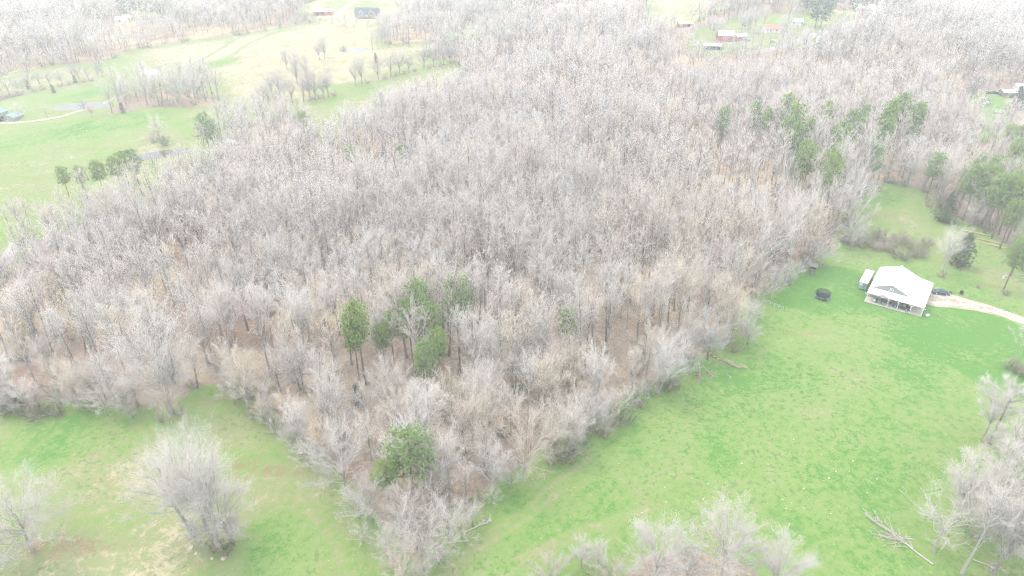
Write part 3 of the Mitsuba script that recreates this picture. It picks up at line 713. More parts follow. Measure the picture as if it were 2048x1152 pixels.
evergreen(818, 905, PSTOCK[3, 0], 1.25, 'large bright green pine near the tip of the wood', zc=13.0, sz=1.05)
evergreen(772, 948, PSTOCK[2, 0], 0.8, 'small green pine at the lower left side of the large bright pine', zc=10, sz=0.72)
for px, py, s, lb in [(714, 640, 1.15, 'leftmost pine of the group in the middle of the wood'), (706, 668, 0.85, 'lower pine under the leftmost one of the middle group'), (832, 592, 1.1, 'pale green pine at the top of the middle group'),
                      (912, 582, 1.15, 'topmost right pine of the middle group'), (780, 645, 0.8, 'slim pine between the leftmost pine and the rest of the middle group'), (762, 668, 0.7, 'small slim pine low on the left of the middle group'),
                      (817, 628, 0.95, 'pine in the centre of the middle group, left of a twin'), (858, 630, 0.95, 'pine in the centre of the middle group, right of a twin'), (916, 626, 0.75, 'small pine below the topmost right pine of the middle group'),
                      (876, 684, 0.85, 'right one of the two lowest pines of the middle group'), (848, 708, 0.9, 'left one of the two lowest pines of the middle group'), (1138, 640, 0.85, 'lone pale pine in the wood right of the middle group')]:
    evergreen(px, py, PSTOCK[int(rng.integers(0, 4)), 0], s, lb, zc=16.5 * s, sz=1.14 * s)
for px, py, s in [(1447, 234, 0.9), (1513, 224, 0.9), (1536, 236, 0.85), (1575, 214, 1.1), (1592, 236, 1.2), (1580, 258, 1.0), (1596, 268, 1.05), (1622, 258, 0.9), (1652, 222, 0.9), (1664, 232, 1.0), (1684, 266, 1.0), (1672, 278, 1.0), (1702, 242, 1.0),
                  (1728, 232, 1.0), (1722, 252, 0.9), (1782, 228, 1.15), (1776, 240, 1.0), (1792, 218, 1.0), (1810, 210, 1.1), (1834, 232, 1.05), (1842, 226, 0.9), (1772, 262, 1.0), (1692, 272, 0.9), (1612, 300, 0.85), (1620, 312, 0.95), (1602, 322, 0.8),
                  (1660, 326, 1.0), (1670, 340, 1.05), (1682, 308, 0.9), (1742, 304, 0.85), (1755, 312, 0.8)]:
    evergreen(px, py, PSTOCK[int(rng.integers(0, 4)), 1], s, 'green pine in the belt of pines at the upper right of the wood', 'pine belt at the upper right of the wood', zc=20.0 * s, sz=1.40 * s)
for px, py, s, lb in [(1964, 326, 1.0, 'small-headed pine above the tall pines right of the meadow'), (1958, 352, 1.2, 'broad pine left of the clear-stemmed pines'), (1985, 352, 1.2, 'broad pine behind the clear-stemmed pines'), (1938, 362, 0.9, 'lower pine at the left of the right-hand pine group'),
                      (2005, 372, 1.25, 'bright pine with a long clear stem, left of the clear-stemmed row'), (2022, 376, 1.3, 'bright pine with a long clear stem, second of the clear-stemmed row'), (2036, 370, 1.3, 'bright pine with a long clear stem, third of the clear-stemmed row'),
                      (2052, 384, 1.3, 'bright pine with a long clear stem at the right edge'), (2040, 300, 1.2, 'pine at the right edge above the clear-stemmed row'), (2050, 330, 1.2, 'pine cut by the right edge above the clear-stemmed row'),
                      (2045, 270, 1.1, 'upper pine at the right edge below the junk-strewn clearing'), (2040, 500, 0.95, 'pale spreading pine at the right edge above the driveway'), (2052, 478, 0.9, 'pine cut by the right edge above the driveway'),
                      (1992, 330, 1.1, 'pine behind the broad pines, in the middle of the right-hand pine group'), (2012, 340, 1.15, 'pine just above the clear-stemmed row, left of the right edge'), (2028, 345, 1.1, 'pine between the clear-stemmed row and the upper right edge pines'), (1975, 375, 1.0, 'low pine under the broad pines at the left of the clear-stemmed row'), (1948, 335, 0.9, 'pine on the upper left of the right-hand pine group'), (2030, 420, 1.0, 'low pine below the heads of the clear-stemmed row'), (2022, 262, 0.9, 'pine below the dark cedars at the right edge'),
                      (1876, 325, 1.05, 'tall pine with a pale clear trunk in front of the big spreading bare trees')]:
    evergreen(px, py, PSTOCK[int(rng.integers(0, 4)), 0], s, lb, zc=14.5 * s)
for px, py, s in [(123, 350, 0.85), (158, 344, 0.7), (193, 340, 1.0), (228, 332, 1.0), (244, 322, 0.95), (264, 318, 1.05)]:
    evergreen(px, py, PSTOCK[int(rng.integers(0, 4)), 1], s, 'dark green pine at the back edge of the wood against the left pasture', 'pines at the back left edge of the wood', zc=14 * s)
evergreen(408, 252, PSTOCK[3, 1], 1.15, 'tall pale pine with a leaning stem behind the back edge of the wood', zc=15)
evergreen(418, 246, PSTOCK[1, 1], 0.9, 'second pine beside the tall pale pine behind the wood', zc=15)
evergreen(603, 232, PSTOCK[2, 1], 0.75, 'slim pine at the edge of the far straw strip', zc=11)
evergreen(703, 298, PSTOCK[2, 1], 0.9, 'faint pine in the back of the wood, left of another', zc=15)
evergreen(800, 292, PSTOCK[3, 1], 0.85, 'faint pine in the back of the wood, right of another', zc=15)
for px, py, s in [(242, 34, 1.0), (252, 38, 0.9), (268, 34, 1.1), (280, 36, 1.0), (292, 38, 1.0), (304, 36, 0.9), (318, 38, 1.0), (328, 40, 0.8), (240, 16, 0.9)]:
    evergreen(px, py, PSTOCK['far'], s, 'dark blue-green pine in the far clump at the top left', 'far pine clump at the top left')
for px, py, s, lb in [(342, 14, 0.8, 'lone round evergreen on the far straw field at the top left'), (403, 26, 0.9, 'pale evergreen in the far grey wood right of the lone round one'), (178, 12, 1.0, 'evergreen at the top edge beside the far lane'), (262, 8, 1.0, 'evergreen at the top edge left of the straw field'),
                      (1616, 28, 0.9, 'dark evergreen behind the left of the big far evergreen'), (1606, 30, 0.8, 'dark evergreen left of the big far evergreen'), (1626, 26, 0.9, 'dark evergreen behind the big far evergreen'), (1658, 32, 0.8, 'dark evergreen right of the big far evergreen'),
                      (1708, 36, 0.9, 'dark evergreen on the far straw field beside the road'), (1724, 24, 0.9, 'dark evergreen beside the white far house at the top right'), (1888, 12, 0.9, 'round evergreen at the top right edge of the far woods'), (2030, 10, 1.0, 'evergreen at the top right corner'),
                      (1175, 16, 0.9, 'evergreen left of the far houses at the top centre'), (1195, 20, 0.8, 'evergreen among the far houses at the top centre'), (1285, 18, 1.0, 'evergreen right of the far houses at the top centre'), (1138, 12, 0.7, 'small evergreen above the far brick building')]:
    evergreen(px, py, PSTOCK['far'], s, lb)
evergreen(1630, 56, PSTOCK['far'], 1.75, 'big spreading evergreen standing alone beside the far road', sz=1.25)
evergreen(1640, 57, PSTOCK['far'], 1.4, 'evergreen merging with the right side of the big one beside the far road', sz=1.1)
evergreen(1916, 531, PSTOCK['cedar'], 1.5, 'dark dense cedar behind the house, beside the pale bare tree', name='cedar_tree', sz=1.15)
evergreen(1886, 443, PSTOCK['cedar'], 1.5, 'brownish olive cedar at the far edge of the meadow', name='cedar_tree', sz=1.05)
evergreen(43, 825, PSTOCK['cedar'], 0.42, 'small dark green holly-like bush at the left edge of the wood', name='evergreen_bush')
evergreen(716, 808, PSTOCK['cedar'], 0.62, 'yellow-green cedar in the wood below the middle pines', name='cedar_tree')
evergreen(783, 838, PSTOCK['cedar'], 0.5, 'small dark cedar above the large bright pine', name='cedar_tree')
evergreen(1900, 240, PSTOCK['cedar_far'], 0.6, 'small green bush near the junk-strewn clearing', name='evergreen_bush')
for px, py, s, lb in [(2030, 215, 1.1, 'dark green cedar right of the grassy track at the right edge'), (2042, 222, 1.1, 'dark green cedar cut by the right edge beside the grassy track'), (1795, 112, 0.9, 'small green cedar in the far woods below the blossoming trees'),
                      (1730, 82, 0.9, 'green cedar among the blossoming trees'), (58, 178, 0.6, 'small dark cedar in the middle of the hedge row'), (152, 166, 0.5, 'small dark cedar right in the hedge row'), (108, 186, 0.55, 'dark cedar at the foot of the hedge row'),
                      (752, 125, 0.6, 'small dark cedar in the tree row at the hill foot'), (246, 226, 0.55, 'grey-green cedar at the left foot of the far grove')]:
    evergreen(px, py, PSTOCK['cedar_far'], s, lb, name='cedar_tree')
for px, py, s in [(1645, 95, 1.4), (1636, 96, 1.1), (1657, 110, 1.1), (1682, 107, 1.2), (1677, 110, 0.9), (1709, 110, 0.6), (1622, 102, 0.6), (1724, 62, 1.2), (1730, 60, 1.2), (1716, 66, 1.1), (1708, 68, 1.0), (1702, 70, 0.9), (1690, 66, 0.8), (1719, 78, 1.0), (1704, 78, 1.2),
                  (1745, 54, 0.9), (1748, 62, 0.9), (1781, 77, 1.0), (1803, 85, 0.7), (1712, 18, 1.2), (1718, 14, 1.2), (1720, 90, 0.8), (1670, 60, 0.6)]:
    evergreen(px, py, PSTOCK['blossom_far'], s, 'white blossoming tree in the scrub beside the far road', 'white blossoming trees beside the far road', name='blossom_tree')
evergreen(1756, 38, PSTOCK['blossom_far'], 1.7, 'tall round white blossoming tree with a clear stem at the end of the far road', name='blossom_tree')

# ---------------------------------------------------------------- shrubs
SH = {}
for i, (c, lf) in enumerate([((0.30, 0.26, 0.20), 0.25), ((0.34, 0.28, 0.25), 0.0), ((0.30, 0.28, 0.22), 0.5)]):
    SH[i] = plant_group(f'stock_shrub_{i}', bush(900 + i, 3.2, 2.4, 0, c, lf))
    SH[i, 1] = plant_group(f'stock_brush_{i}', bush(910 + i, 3.0, 2.2, 1, c, lf), True)
    SH[i, 2] = plant_group(f'stock_far_brush_{i}', bush(920 + i, 3.0, 2.4, 2, c, lf), True)
def shrub(px, py, s, label, group=None, kind=0):
    x, y = at(px, py)
    instance(thing('shrub', label, 'shrub', group), SH[kind], x, y, s, float(rng.uniform(0, 360)))
for px, py, s in [(1700, 492, 1.3), (1720, 494, 1.2), (1735, 492, 1.5), (1752, 500, 1.5), (1768, 500, 1.4), (1782, 505, 1.3), (1795, 492, 1.4), (1812, 490, 1.2), (1838, 505, 1.4), (1828, 515, 1.2), (1848, 495, 1.3), (1858, 488, 1.0), (1690, 480, 1.4), (1760, 482, 1.6), (1745, 478, 1.5), (1775, 488, 1.5), (1800, 480, 1.5), (1820, 500, 1.5), (1715, 480, 1.4), (1790, 515, 1.3), (1808, 520, 1.2), (1845, 515, 1.2)]:
    shrub(px, py, s, 'brown-green shrub in the thicket between the house and the meadow', 'thicket behind the house', int(rng.integers(0, 3)))
for px, py, s, lb in [(1884, 555, 0.8, 'low shrub at the foot of the pale bare tree behind the house'), (1955, 575, 0.6, 'small shrub between the driveway and the cedar'), (2010, 590, 0.7, 'low shrub left of the utility pole wires'),
                      (2040, 745, 1.5, 'dark green low bush at the right edge below the driveway'), (2025, 742, 1.1, 'green low bush left of the dark one at the right edge'), (2060, 760, 1.5, 'dark bush cut by the right edge'),
                      (1972, 890, 0.7, 'brown scrub at the foot of the round-crowned tree'), (430, 1100, 0.9, 'green-brown scrub at the foot of the left pasture clump'), (455, 1104, 0.8, 'scrub at the right foot of the left pasture clump'), (115, 832, 1.2, 'brown shrub at the top edge of the left pasture'),
                      (85, 825, 1.1, 'shrub right of the dark green bush at the left edge'), (688, 104, 1.6, 'dark brown shrub beside the small pond on the hill'), (310, 285, 2.0, 'reddish scrub on the bare bank above the hidden pond'), (330, 290, 1.6, 'scrub right on the bare bank above the hidden pond')]:
    shrub(px, py, s, lb, None, int(rng.integers(0, 3)))
for px, py, s in [(1650, 82, 2.2), (1665, 80, 2.4), (1680, 78, 2.0), (1692, 82, 2.0), (1660, 72, 2.0), (1640, 74, 1.6), (1705, 86, 2.0), (1675, 68, 1.6)]:
    shrub(px, py, s, 'olive-green scrub bush below the far road', 'scrub below the far road', 2)
for px, py, s in [(5, 200, 1.6), (14, 196, 1.6), (24, 194, 1.6), (34, 192, 1.6), (44, 190, 1.6), (70, 184, 1.6), (86, 180, 1.5), (120, 174, 1.4), (140, 170, 1.4), (168, 165, 1.4), (186, 162, 1.4)]:
    shrub(px, py, s, 'low scrub filling the hedge row above the farm pond', 'scrub in the hedge row', 1)
for i, (px, py) in enumerate([(625, 200), (640, 197), (668, 192), (735, 167), (770, 158), (790, 152), (808, 149), (830, 143), (858, 137), (880, 133)]):
    shrub(px, py, 1.3, 'low scrub along the tree row at the foot of the hill', 'scrub along the hill-foot tree row', 1)

# ---------------------------------------------------------------- the wood
def scatter():
    g = np.random.default_rng(21)
    cell = 6.3
    X, Y = np.meshgrid(np.arange(-950, 950, cell), np.arange(78, 1180, cell))
    x = (X + g.uniform(-0.45, 0.45, X.shape) * cell).ravel()
    y = (Y + g.uniform(-0.45, 0.45, X.shape) * cell).ravel()
    r = np.hypot(x, y)
    ok = (np.abs(x) < 0.80 * y * 1.0 + 26) & (g.uniform(0, 1, len(x)) < np.where(r < 380, 0.95, np.where(r < 600, 0.74, 0.62)))
    x, y = x[ok], y[ok]
    z = height(x, y)
    ok = np.ones(len(x), bool)
    for p in fields:
        ok &= ~inside(p, x, y) | inside(grove, x, y) | inside(lobe, x, y)
    px, py, dep = pix(x, y, z)
    tx, ty, _ = pix(x, y, z + 20)
    ok &= (np.maximum(px, tx) > -30) & (np.minimum(px, tx) < 2078) & (py > -8) & (ty < 1160)
    ok &= ~((px > 1560) & (py > 880)) & ~((py > 1135) & (px > 900))
    for cx, cy, rx, ry, a, _ in PONDS:
        ok &= np.hypot(x - cx, y - cy) > rx * 1.25
    S = np.array(SPECIAL)
    for sx, sy, k in S:
        ok &= np.hypot(x - sx, y - sy) > k
    for cx, cy, k in KEEP_CLEAR:
        ok &= np.hypot(x - cx, y - cy) > k
    return x[ok], y[ok], px[ok], py[ok], dep[ok]

SHORT = []
KEEP_CLEAR = []                                              # (x, y, radius) kept open around buildings in the woods

# ---------------------------------------------------------------- the white-roofed house
def local(origin, deg, z0):
    M = trimesh.transformations.rotation_matrix(math.radians(deg), [0, 0, 1])
    M[:3, 3] = [origin[0], origin[1], z0]
    return M

def build(parent, name, mesh, m, M, label=None, smooth=False):
    q = mesh.copy()
    q.apply_transform(M)
    return part(parent, name, q, m, label, smooth)

def roof_ribs(q, n, w=0.06, h=0.05):
    """Standing seams across the sheet q = (eave a, eave b, ridge b, ridge a)."""
    a, b, c, d = [np.array(p, float) for p in q]
    out = []
    for k in range(n):
        t = (k + 0.5) / n
        p, r = a + (b - a) * t, d + (c - d) * t
        out.append(tmesh([p + [0, 0, h * 0.4], r + [0, 0, h * 0.4]], w / 2, 4))
    return cat(*out)

HM = local((105.0, 174.1), math.degrees(math.atan2(-0.581, 0.814)), 0.0)      # s along the front, t towards the back
house = thing('house', 'house with a wide white metal roof, grey gable and open porch, beside the yard', 'house')
EZ, RZ, RS = 3.7, 5.9, 5.7
W = lambda *a: solid(list(a))
build(house, 'wall', cat(box(5.4, 10.3, EZ / 2, 10.2, 14.0, EZ), ), 'grey_wall', HM)
build(house, 'gable_wall', slab_of([(0.3, 3.12, EZ), (10.5, 3.12, EZ), (10.5, 17.2, EZ), (0.3, 17.2, EZ)], 0.04), 'dark_wall', HM)
build(house, 'front_gable', solid([[(0.12, 2.82, EZ + .0), (10.8, 2.82, EZ), (RS, 2.82, RZ - 0.07)], [(0.12, 2.84, EZ), (RS, 2.84, RZ - 0.07), (10.8, 2.84, EZ)]]), 'grey_wall', HM, 'grey triangular gable above the porch roof')
build(house, 'back_gable', solid([[(0.35, 17.3, EZ), (RS, 17.3, RZ - 0.12), (10.45, 17.3, EZ)]]), 'grey_wall', HM)
L_, R_ = [(0.0, 2.85, EZ), (RS, 2.85, RZ), (RS, 17.8, RZ), (0.0, 17.8, EZ)], [(RS, 2.85, RZ), (10.9, 2.85, EZ), (10.9, 17.8, EZ), (RS, 17.8, RZ)]
rf = build(house, 'roof', cat(slab_of(L_, 0.12), slab_of(R_, 0.12)), 'roof_white', HM)
build(rf, 'ridge_cap', tmesh([(RS, 2.8, RZ + 0.03), (RS, 17.85, RZ + 0.03)], 0.14, 6), 'roof_white', HM)
build(rf, 'seam', cat(roof_ribs([(0, 2.9, EZ), (0, 17.7, EZ), (RS, 17.7, RZ), (RS, 2.9, RZ)], 16), roof_ribs([(10.9, 2.9, EZ), (10.9, 17.7, EZ), (RS, 17.7, RZ), (RS, 2.9, RZ)], 16)), 'roof_white', HM)
pr = build(house, 'porch_roof', slab_of([(0.0, 0, 2.95), (2.75, 0, 2.95), (4.35, 0.9, 3.38), (5.95, 0, 2.95), (15.2, 0, 2.95), (10.9, 2.84, EZ - 0.03), (0.0, 2.84, EZ - 0.03)], 0.10), 'roof_white', HM)
build(pr, 'porch_gable', cat(slab_of([(2.7, -0.12, 2.98), (4.35, -0.12, 3.72), (4.35, 1.9, 3.72), (2.7, 0.05, 2.98)], 0.08), slab_of([(4.35, -0.12, 3.72), (6.0, -0.12, 2.98), (6.0, 0.05, 2.98), (4.35, 1.9, 3.72)], 0.08)), 'roof_white', HM)
cr = build(house, 'carport_roof', slab_of([(15.2, 0, 2.95), (15.2, 17.7, 2.95), (10.92, 17.7, EZ - 0.03), (10.92, 2.84, EZ - 0.03)], 0.10), 'roof_white', HM)
build(cr, 'seam', roof_ribs([(15.2, 0.6, 2.95), (15.2, 17.5, 2.95), (10.95, 17.5, EZ - 0.03), (10.95, 3.0, EZ - 0.03)], 17), 'roof_white', HM)
for s in (0.25, 5.95, 8.6, 12.0, 14.95):
    post = build(house, 'post', box(s, 0.12, 1.42, 0.18, 0.18, 2.84), 'trim', HM)
    build(post, 'brace', cat(tmesh([(s, 0.12, 2.1), (s - 0.75, 0.12, 2.78)], 0.06, 4), tmesh([(s, 0.12, 2.1), (s + 0.75, 0.12, 2.78)], 0.06, 4)), 'trim', HM)
for t in (6.5, 12.0, 17.4):
    build(house, 'post', box(15.0, t, 1.42, 0.18, 0.18, 2.84), 'trim', HM)
build(house, 'truss', cat(tmesh([(2.8, -0.02, 2.9), (4.35, -0.02, 3.58)], 0.07, 4), tmesh([(4.35, -0.02, 3.58), (5.9, -0.02, 2.9)], 0.07, 4), tmesh([(2.8, -0.02, 2.55), (5.9, -0.02, 2.75)], 0.06, 4),
                          *[tmesh([(4.35 + d * 0.15, -0.02, 2.7), (4.35 + d, -0.02, 3.5 - abs(d) * 0.42)], 0.045, 4) for d in (-1.1, -0.55, 0, 0.55, 1.1)]), 'trim', HM, 'white open timber truss of the small porch gable')
gw = build(house, 'gable_window', box(RS - 0.05, 2.80, EZ + 0.78, 0.95, 0.06, 0.62), 'glass', HM)
build(gw, 'frame', cat(*[box(RS - 0.05, 2.76, EZ + 0.78 + d, 1.15, 0.06, 0.1) for d in (-0.34, 0.34, 0.0)], *[box(RS - 0.05 + d, 2.75, EZ + 0.78, 0.1, 0.06, 0.75) for d in (-0.55, 0.55, 0.0)]), 'trim', HM)
for s in (1.6, 3.4, 7.9, 9.3):
    w = build(house, 'window', box(s, 3.28, 1.65, 1.0, 0.06, 1.1), 'glass', HM)
    build(w, 'frame', cat(box(s, 3.25, 2.24, 1.2, 0.06, 0.1), box(s, 3.25, 1.06, 1.2, 0.06, 0.1), box(s - 0.55, 3.24, 1.65, 0.1, 0.06, 1.3), box(s + 0.55, 3.24, 1.65, 0.1, 0.06, 1.3)), 'trim', HM)
dd = build(house, 'door', box(5.4, 3.27, 1.08, 1.0, 0.08, 2.1), 'old_wood', HM)
build(dd, 'handle', box(5.75, 3.2, 1.05, 0.05, 0.06, 0.16), 'steel', HM)
build(house, 'porch_slab', box(5.4, 1.40, 0.02, 11.0, 3.7, 0.32), 'slab', HM)
build(house, 'carport_floor', box(13.0, 8.0, -0.04, 4.2, 16.0, 0.2), 'slab', HM)
for k, (s, h) in enumerate([(2.0, 0.9), (4.0, 0.8)]):
    build(house, 'chimney_pipe', tmesh([(7.2 + k * 1.2, 9.0 + k * 3, 4.2), (7.2 + k * 1.2, 9.0 + k * 3, 5.5)], 0.09, 8), 'steel', HM)
SPECIAL.append((111, 180, 16))

def table(s, t, lab):
    k = thing('porch_table', lab, 'table')
    build(k, 'top', tmesh([(s, t, 0.86), (s, t, 0.91)], 0.5, 14), 'white_plastic', HM)
    build(k, 'leg', cat(*[tmesh([(s + 0.3 * a, t + 0.3 * b, 0.18), (s + 0.22 * a, t + 0.22 * b, 0.86)], 0.03, 5) for a in (-1, 1) for b in (-1, 1)]), 'white_plastic', HM)
def chair(s, t, m, lab, deg=0):
    k = thing('porch_chair', lab, 'chair')
    Q = HM @ local((s, t), deg, 0.18)
    build(k, 'seat', box(0, 0, 0.42, 0.55, 0.55, 0.08), m, Q)
    build(k, 'backrest', box(0, 0.26, 0.75, 0.55, 0.07, 0.6), m, Q)
    for a in (-1, 1):
        for b in (-1, 1):
            build(k, 'leg', box(0.23 * a, 0.22 * b, 0.19, 0.06, 0.06, 0.38), m, Q)
table(2.3, 0.6, 'small pale table on the left of the house porch')
chair(3.0, 0.9, 'mat_black', 'black chair on the porch, left one', 30)
chair(4.2, 1.2, 'mat_black', 'black chair on the porch, below the small truss', -20)
chair(4.4, 0.35, 'pad_blue', 'low bluish chair at the front edge of the porch', 160)
chair(7.9, 0.3, 'pad_blue', 'bluish chair at the right front of the porch', 200)
g_ = thing('grill', 'black barbecue grill on the porch beside the right posts', 'grill')
build(g_, 'body', tmesh([(6.6, 1.4, 0.75), (6.6, 1.4, 0.9), (6.6, 1.4, 1.1), (6.6, 1.4, 1.2)], [0.3, 0.42, 0.4, 0.15], 12), 'mat_black', HM)
build(g_, 'leg', cat(*[tmesh([(6.6 + 0.3 * math.cos(a), 1.4 + 0.3 * math.sin(a), 0.18), (6.6 + 0.15 * math.cos(a), 1.4 + 0.15 * math.sin(a), 0.8)], 0.025, 5) for a in (0.5, 2.6, 4.7)]), 'steel', HM)
b_ = thing('brown_crate', 'brown wooden crate against the house wall on the porch', 'crate')
build(b_, 'side', cat(*[box(5.1 + d * 0.5, 2.4, 0.53, 0.04, 0.8, 0.7) for d in (-1, 1)], *[box(5.1, 2.4 + d * 0.4, 0.53, 1.0, 0.04, 0.7) for d in (-1, 1)]), 'brown_item', HM)
build(b_, 'lid', box(5.1, 2.4, 0.9, 1.06, 0.9, 0.05), 'brown_item', HM)

# the long storage trailer beside the house
TM = local((106.0, 181.2), math.degrees(math.atan2(-0.581, 0.814)), 0.0)
tr = thing('storage_trailer', 'long narrow trailer with a white roof and pale green end, left of the house', 'trailer')
build(tr, 'body', box(1.1, 4.8, 1.45, 2.2, 9.4, 2.3), 'green_panel', TM)
build(tr, 'roof', slab_of([(-0.1, -0.1, 2.68), (2.3, -0.1, 2.72), (2.3, 9.7, 2.72), (-0.1, 9.7, 2.68)], 0.12), 'roof_white', TM)
d_ = build(tr, 'door', box(1.55, 0.06, 1.25, 0.7, 0.06, 1.8), 'grey_wall', TM)
build(d_, 'handle', box(1.3, 0.01, 1.2, 0.06, 0.05, 0.14), 'steel', TM)
build(tr, 'frame_panel', cat(box(0.55, 0.07, 1.9, 0.8, 0.05, 0.6)), 'trim', TM)
build(tr, 'chassis', box(1.1, 4.8, 0.22, 1.7, 9.0, 0.2), 'mat_black', TM)
for t in (4.2, 5.4):
    for s in (0.15, 2.05):
        build(tr, 'wheel', tmesh([(s - 0.1, t, 0.36), (s + 0.1, t, 0.36)], 0.36, 14), 'tyre', TM)

# ---------------------------------------------------------------- vehicles
def car(x, y, deg, paint, label, name='parked_car', z=None, detail=True, group=None, L=4.6, roof=1.42, wagon=False):
    k = thing(name, label, 'car', group)
    Q = local((x, y), deg, gz(x, y) if z is None else z)
    h = L / 2
    prof = [(-h, 0.45), (-h, 0.80), (-h + 0.15, 0.92), (-h + 0.95, 0.98), (0.75, 0.98), (h - 0.35, 0.82), (h - 0.05, 0.62), (h, 0.42), (h - 0.1, 0.25), (-h + 0.1, 0.25)]
    def loft(p, half, top):
        n = len(p)
        rows_ = []
        for yy, ins in ((-half, 0.0), (-half, 1.0)):
            pass
        V = [(a, -half + 0.10, b) for a, b in p] + [(a * 0.995, -half, 0.25 + (b - 0.25) * 0.82) for a, b in p] + [(a * 0.995, half, 0.25 + (b - 0.25) * 0.82) for a, b in p] + [(a, half - 0.10, b) for a, b in p]
        F = []
        for r in range(3):
            for i in range(n):
                j = (i + 1) % n
                F += [(r * n + i, r * n + j, r * n + n + j), (r * n + i, r * n + n + j, r * n + n + i)]
        for i in range(1, n - 1):
            F += [(0, i + 1, i), (3 * n, 3 * n + i, 3 * n + i + 1)]
        return trimesh.Trimesh(np.array(V), np.array(F), process=False)
    build(k, 'body', loft(prof, 0.88, 1), paint, Q, smooth=35)
    rb, rf_ = (-h + 0.25, -h + 0.7) if wagon else (-h + 0.75, -h + 1.45)
    cab = [(rb, 0.95), (1.0, 0.95), (0.25, roof), (rf_, roof)]
    V = [(a, s * (0.80 if b < 1 else 0.62), b) for s in (-1, 1) for a, b in cab]
    F = [(0, 1, 5), (0, 5, 4), (1, 2, 6), (1, 6, 5), (3, 0, 4), (3, 4, 7), (0, 3, 2), (0, 2, 1), (4, 5, 6), (4, 6, 7)]
    build(k, 'window', trimesh.Trimesh(np.array(V, float), np.array(F), process=False), 'glass', Q)
    build(k, 'roof', slab_of([(0.28, -0.63, roof + 0.03), (0.28, 0.63, roof + 0.03), (rf_ - 0.03, 0.63, roof + 0.03), (rf_ - 0.03, -0.63, roof + 0.03)], 0.05), paint, Q)
    if detail:
        for s in (-1, 1):
            for a in (-h + 0.85, h - 0.9):
                w = build(k, 'wheel', tmesh([(a, s * 0.72, 0.32), (a, s * 0.90, 0.32)], 0.32, 16), 'tyre', Q)
                build(w, 'rim', tmesh([(a, s * 0.905, 0.32), (a, s * 0.92, 0.32)], 0.2, 12), 'lamp', Q)
            build(k, 'headlight', box(h - 0.12, s * 0.62, 0.66, 0.2, 0.34, 0.13), 'lamp', Q)
            build(k, 'tail_light', box(-h + 0.02, s * 0.66, 0.78, 0.1, 0.28, 0.14), 'red_wall', Q)
            build(k, 'mirror', box(0.85, s * 0.95, 1.0, 0.15, 0.16, 0.12), paint, Q)
        build(k, 'bumper', cat(box(h - 0.02, 0, 0.42, 0.14, 1.5, 0.16), box(-h + 0.02, 0, 0.45, 0.14, 1.5, 0.16)), paint, Q)
    else:
        for s in (-1, 1):
            for a in (-h + 0.85, h - 0.9):
                build(k, 'wheel', tmesh([(a, s * 0.72, 0.32), (a, s * 0.90, 0.32)], 0.32, 10), 'tyre', Q)
    return k

cx_, cy_ = at(1881, 588)
car(cx_, cy_, -13, 'car_blue', 'dark blue sedan parked on the gravel at the right side of the house', z=0.04)
p_ = (HM @ np.array([9.6, 1.5, 0, 1]))[:2]
car(p_[0], p_[1], -35, 'car_black', 'black car half hidden under the front porch roof of the house', z=0.19, roof=1.6, wagon=True)

# ---------------------------------------------------------------- yard things
tx, ty = at(1644, 596)
t_ = thing('trampoline', 'round black trampoline with a pale blue rim and dark safety net on the green yard', 'trampoline')
tzz = gz(tx, ty)
TQ = local((tx, ty), 20, tzz)
ang = np.linspace(0, 2 * PI, 41)
ringp = lambda r, z: np.column_stack([r * np.cos(ang), r * np.sin(ang), np.full(41, z)])
m = trimesh.creation.cylinder(1.9, 0.03, sections=40); m.apply_translation((0, 0, 0.88)); build(t_, 'jumping_mat', m, 'mat_black', TQ)
m = trimesh.creation.annulus(1.9, 2.12, 0.07, sections=40); m.apply_translation((0, 0, 0.90)); build(t_, 'rim_pad', m, 'pad_blue', TQ)
for k in range(4):
    a = k * PI / 2 + 0.4
    build(t_, 'leg', tmesh([(2.05 * math.cos(a - 0.3), 2.05 * math.sin(a - 0.3), 0.86), (2.08 * math.cos(a - 0.3), 2.08 * math.sin(a - 0.3), 0.03), (2.08 * math.cos(a + 0.3), 2.08 * math.sin(a + 0.3), 0.03), (2.05 * math.cos(a + 0.3), 2.05 * math.sin(a + 0.3), 0.86)], 0.035, 6), 'steel', TQ)
for k in range(6):
    a = k * PI / 3 + 0.2
    build(t_, 'net_pole', tmesh([(2.15 * math.cos(a), 2.15 * math.sin(a), 0.1), (2.15 * math.cos(a), 2.15 * math.sin(a), 2.35)], 0.035, 6), 'net', TQ)
net = [tmesh([(1.95 * math.cos(a), 1.95 * math.sin(a), 0.92), (1.95 * math.cos(a), 1.95 * math.sin(a), 2.3)], 0.013, 3) for a in np.linspace(0, 2 * PI, 110, endpoint=False)]
net += [tmesh(ringp(1.95, z), 0.014, 3) for z in np.linspace(1.0, 2.3, 20)]
build(t_, 'safety_net', cat(*net), 'net', TQ)

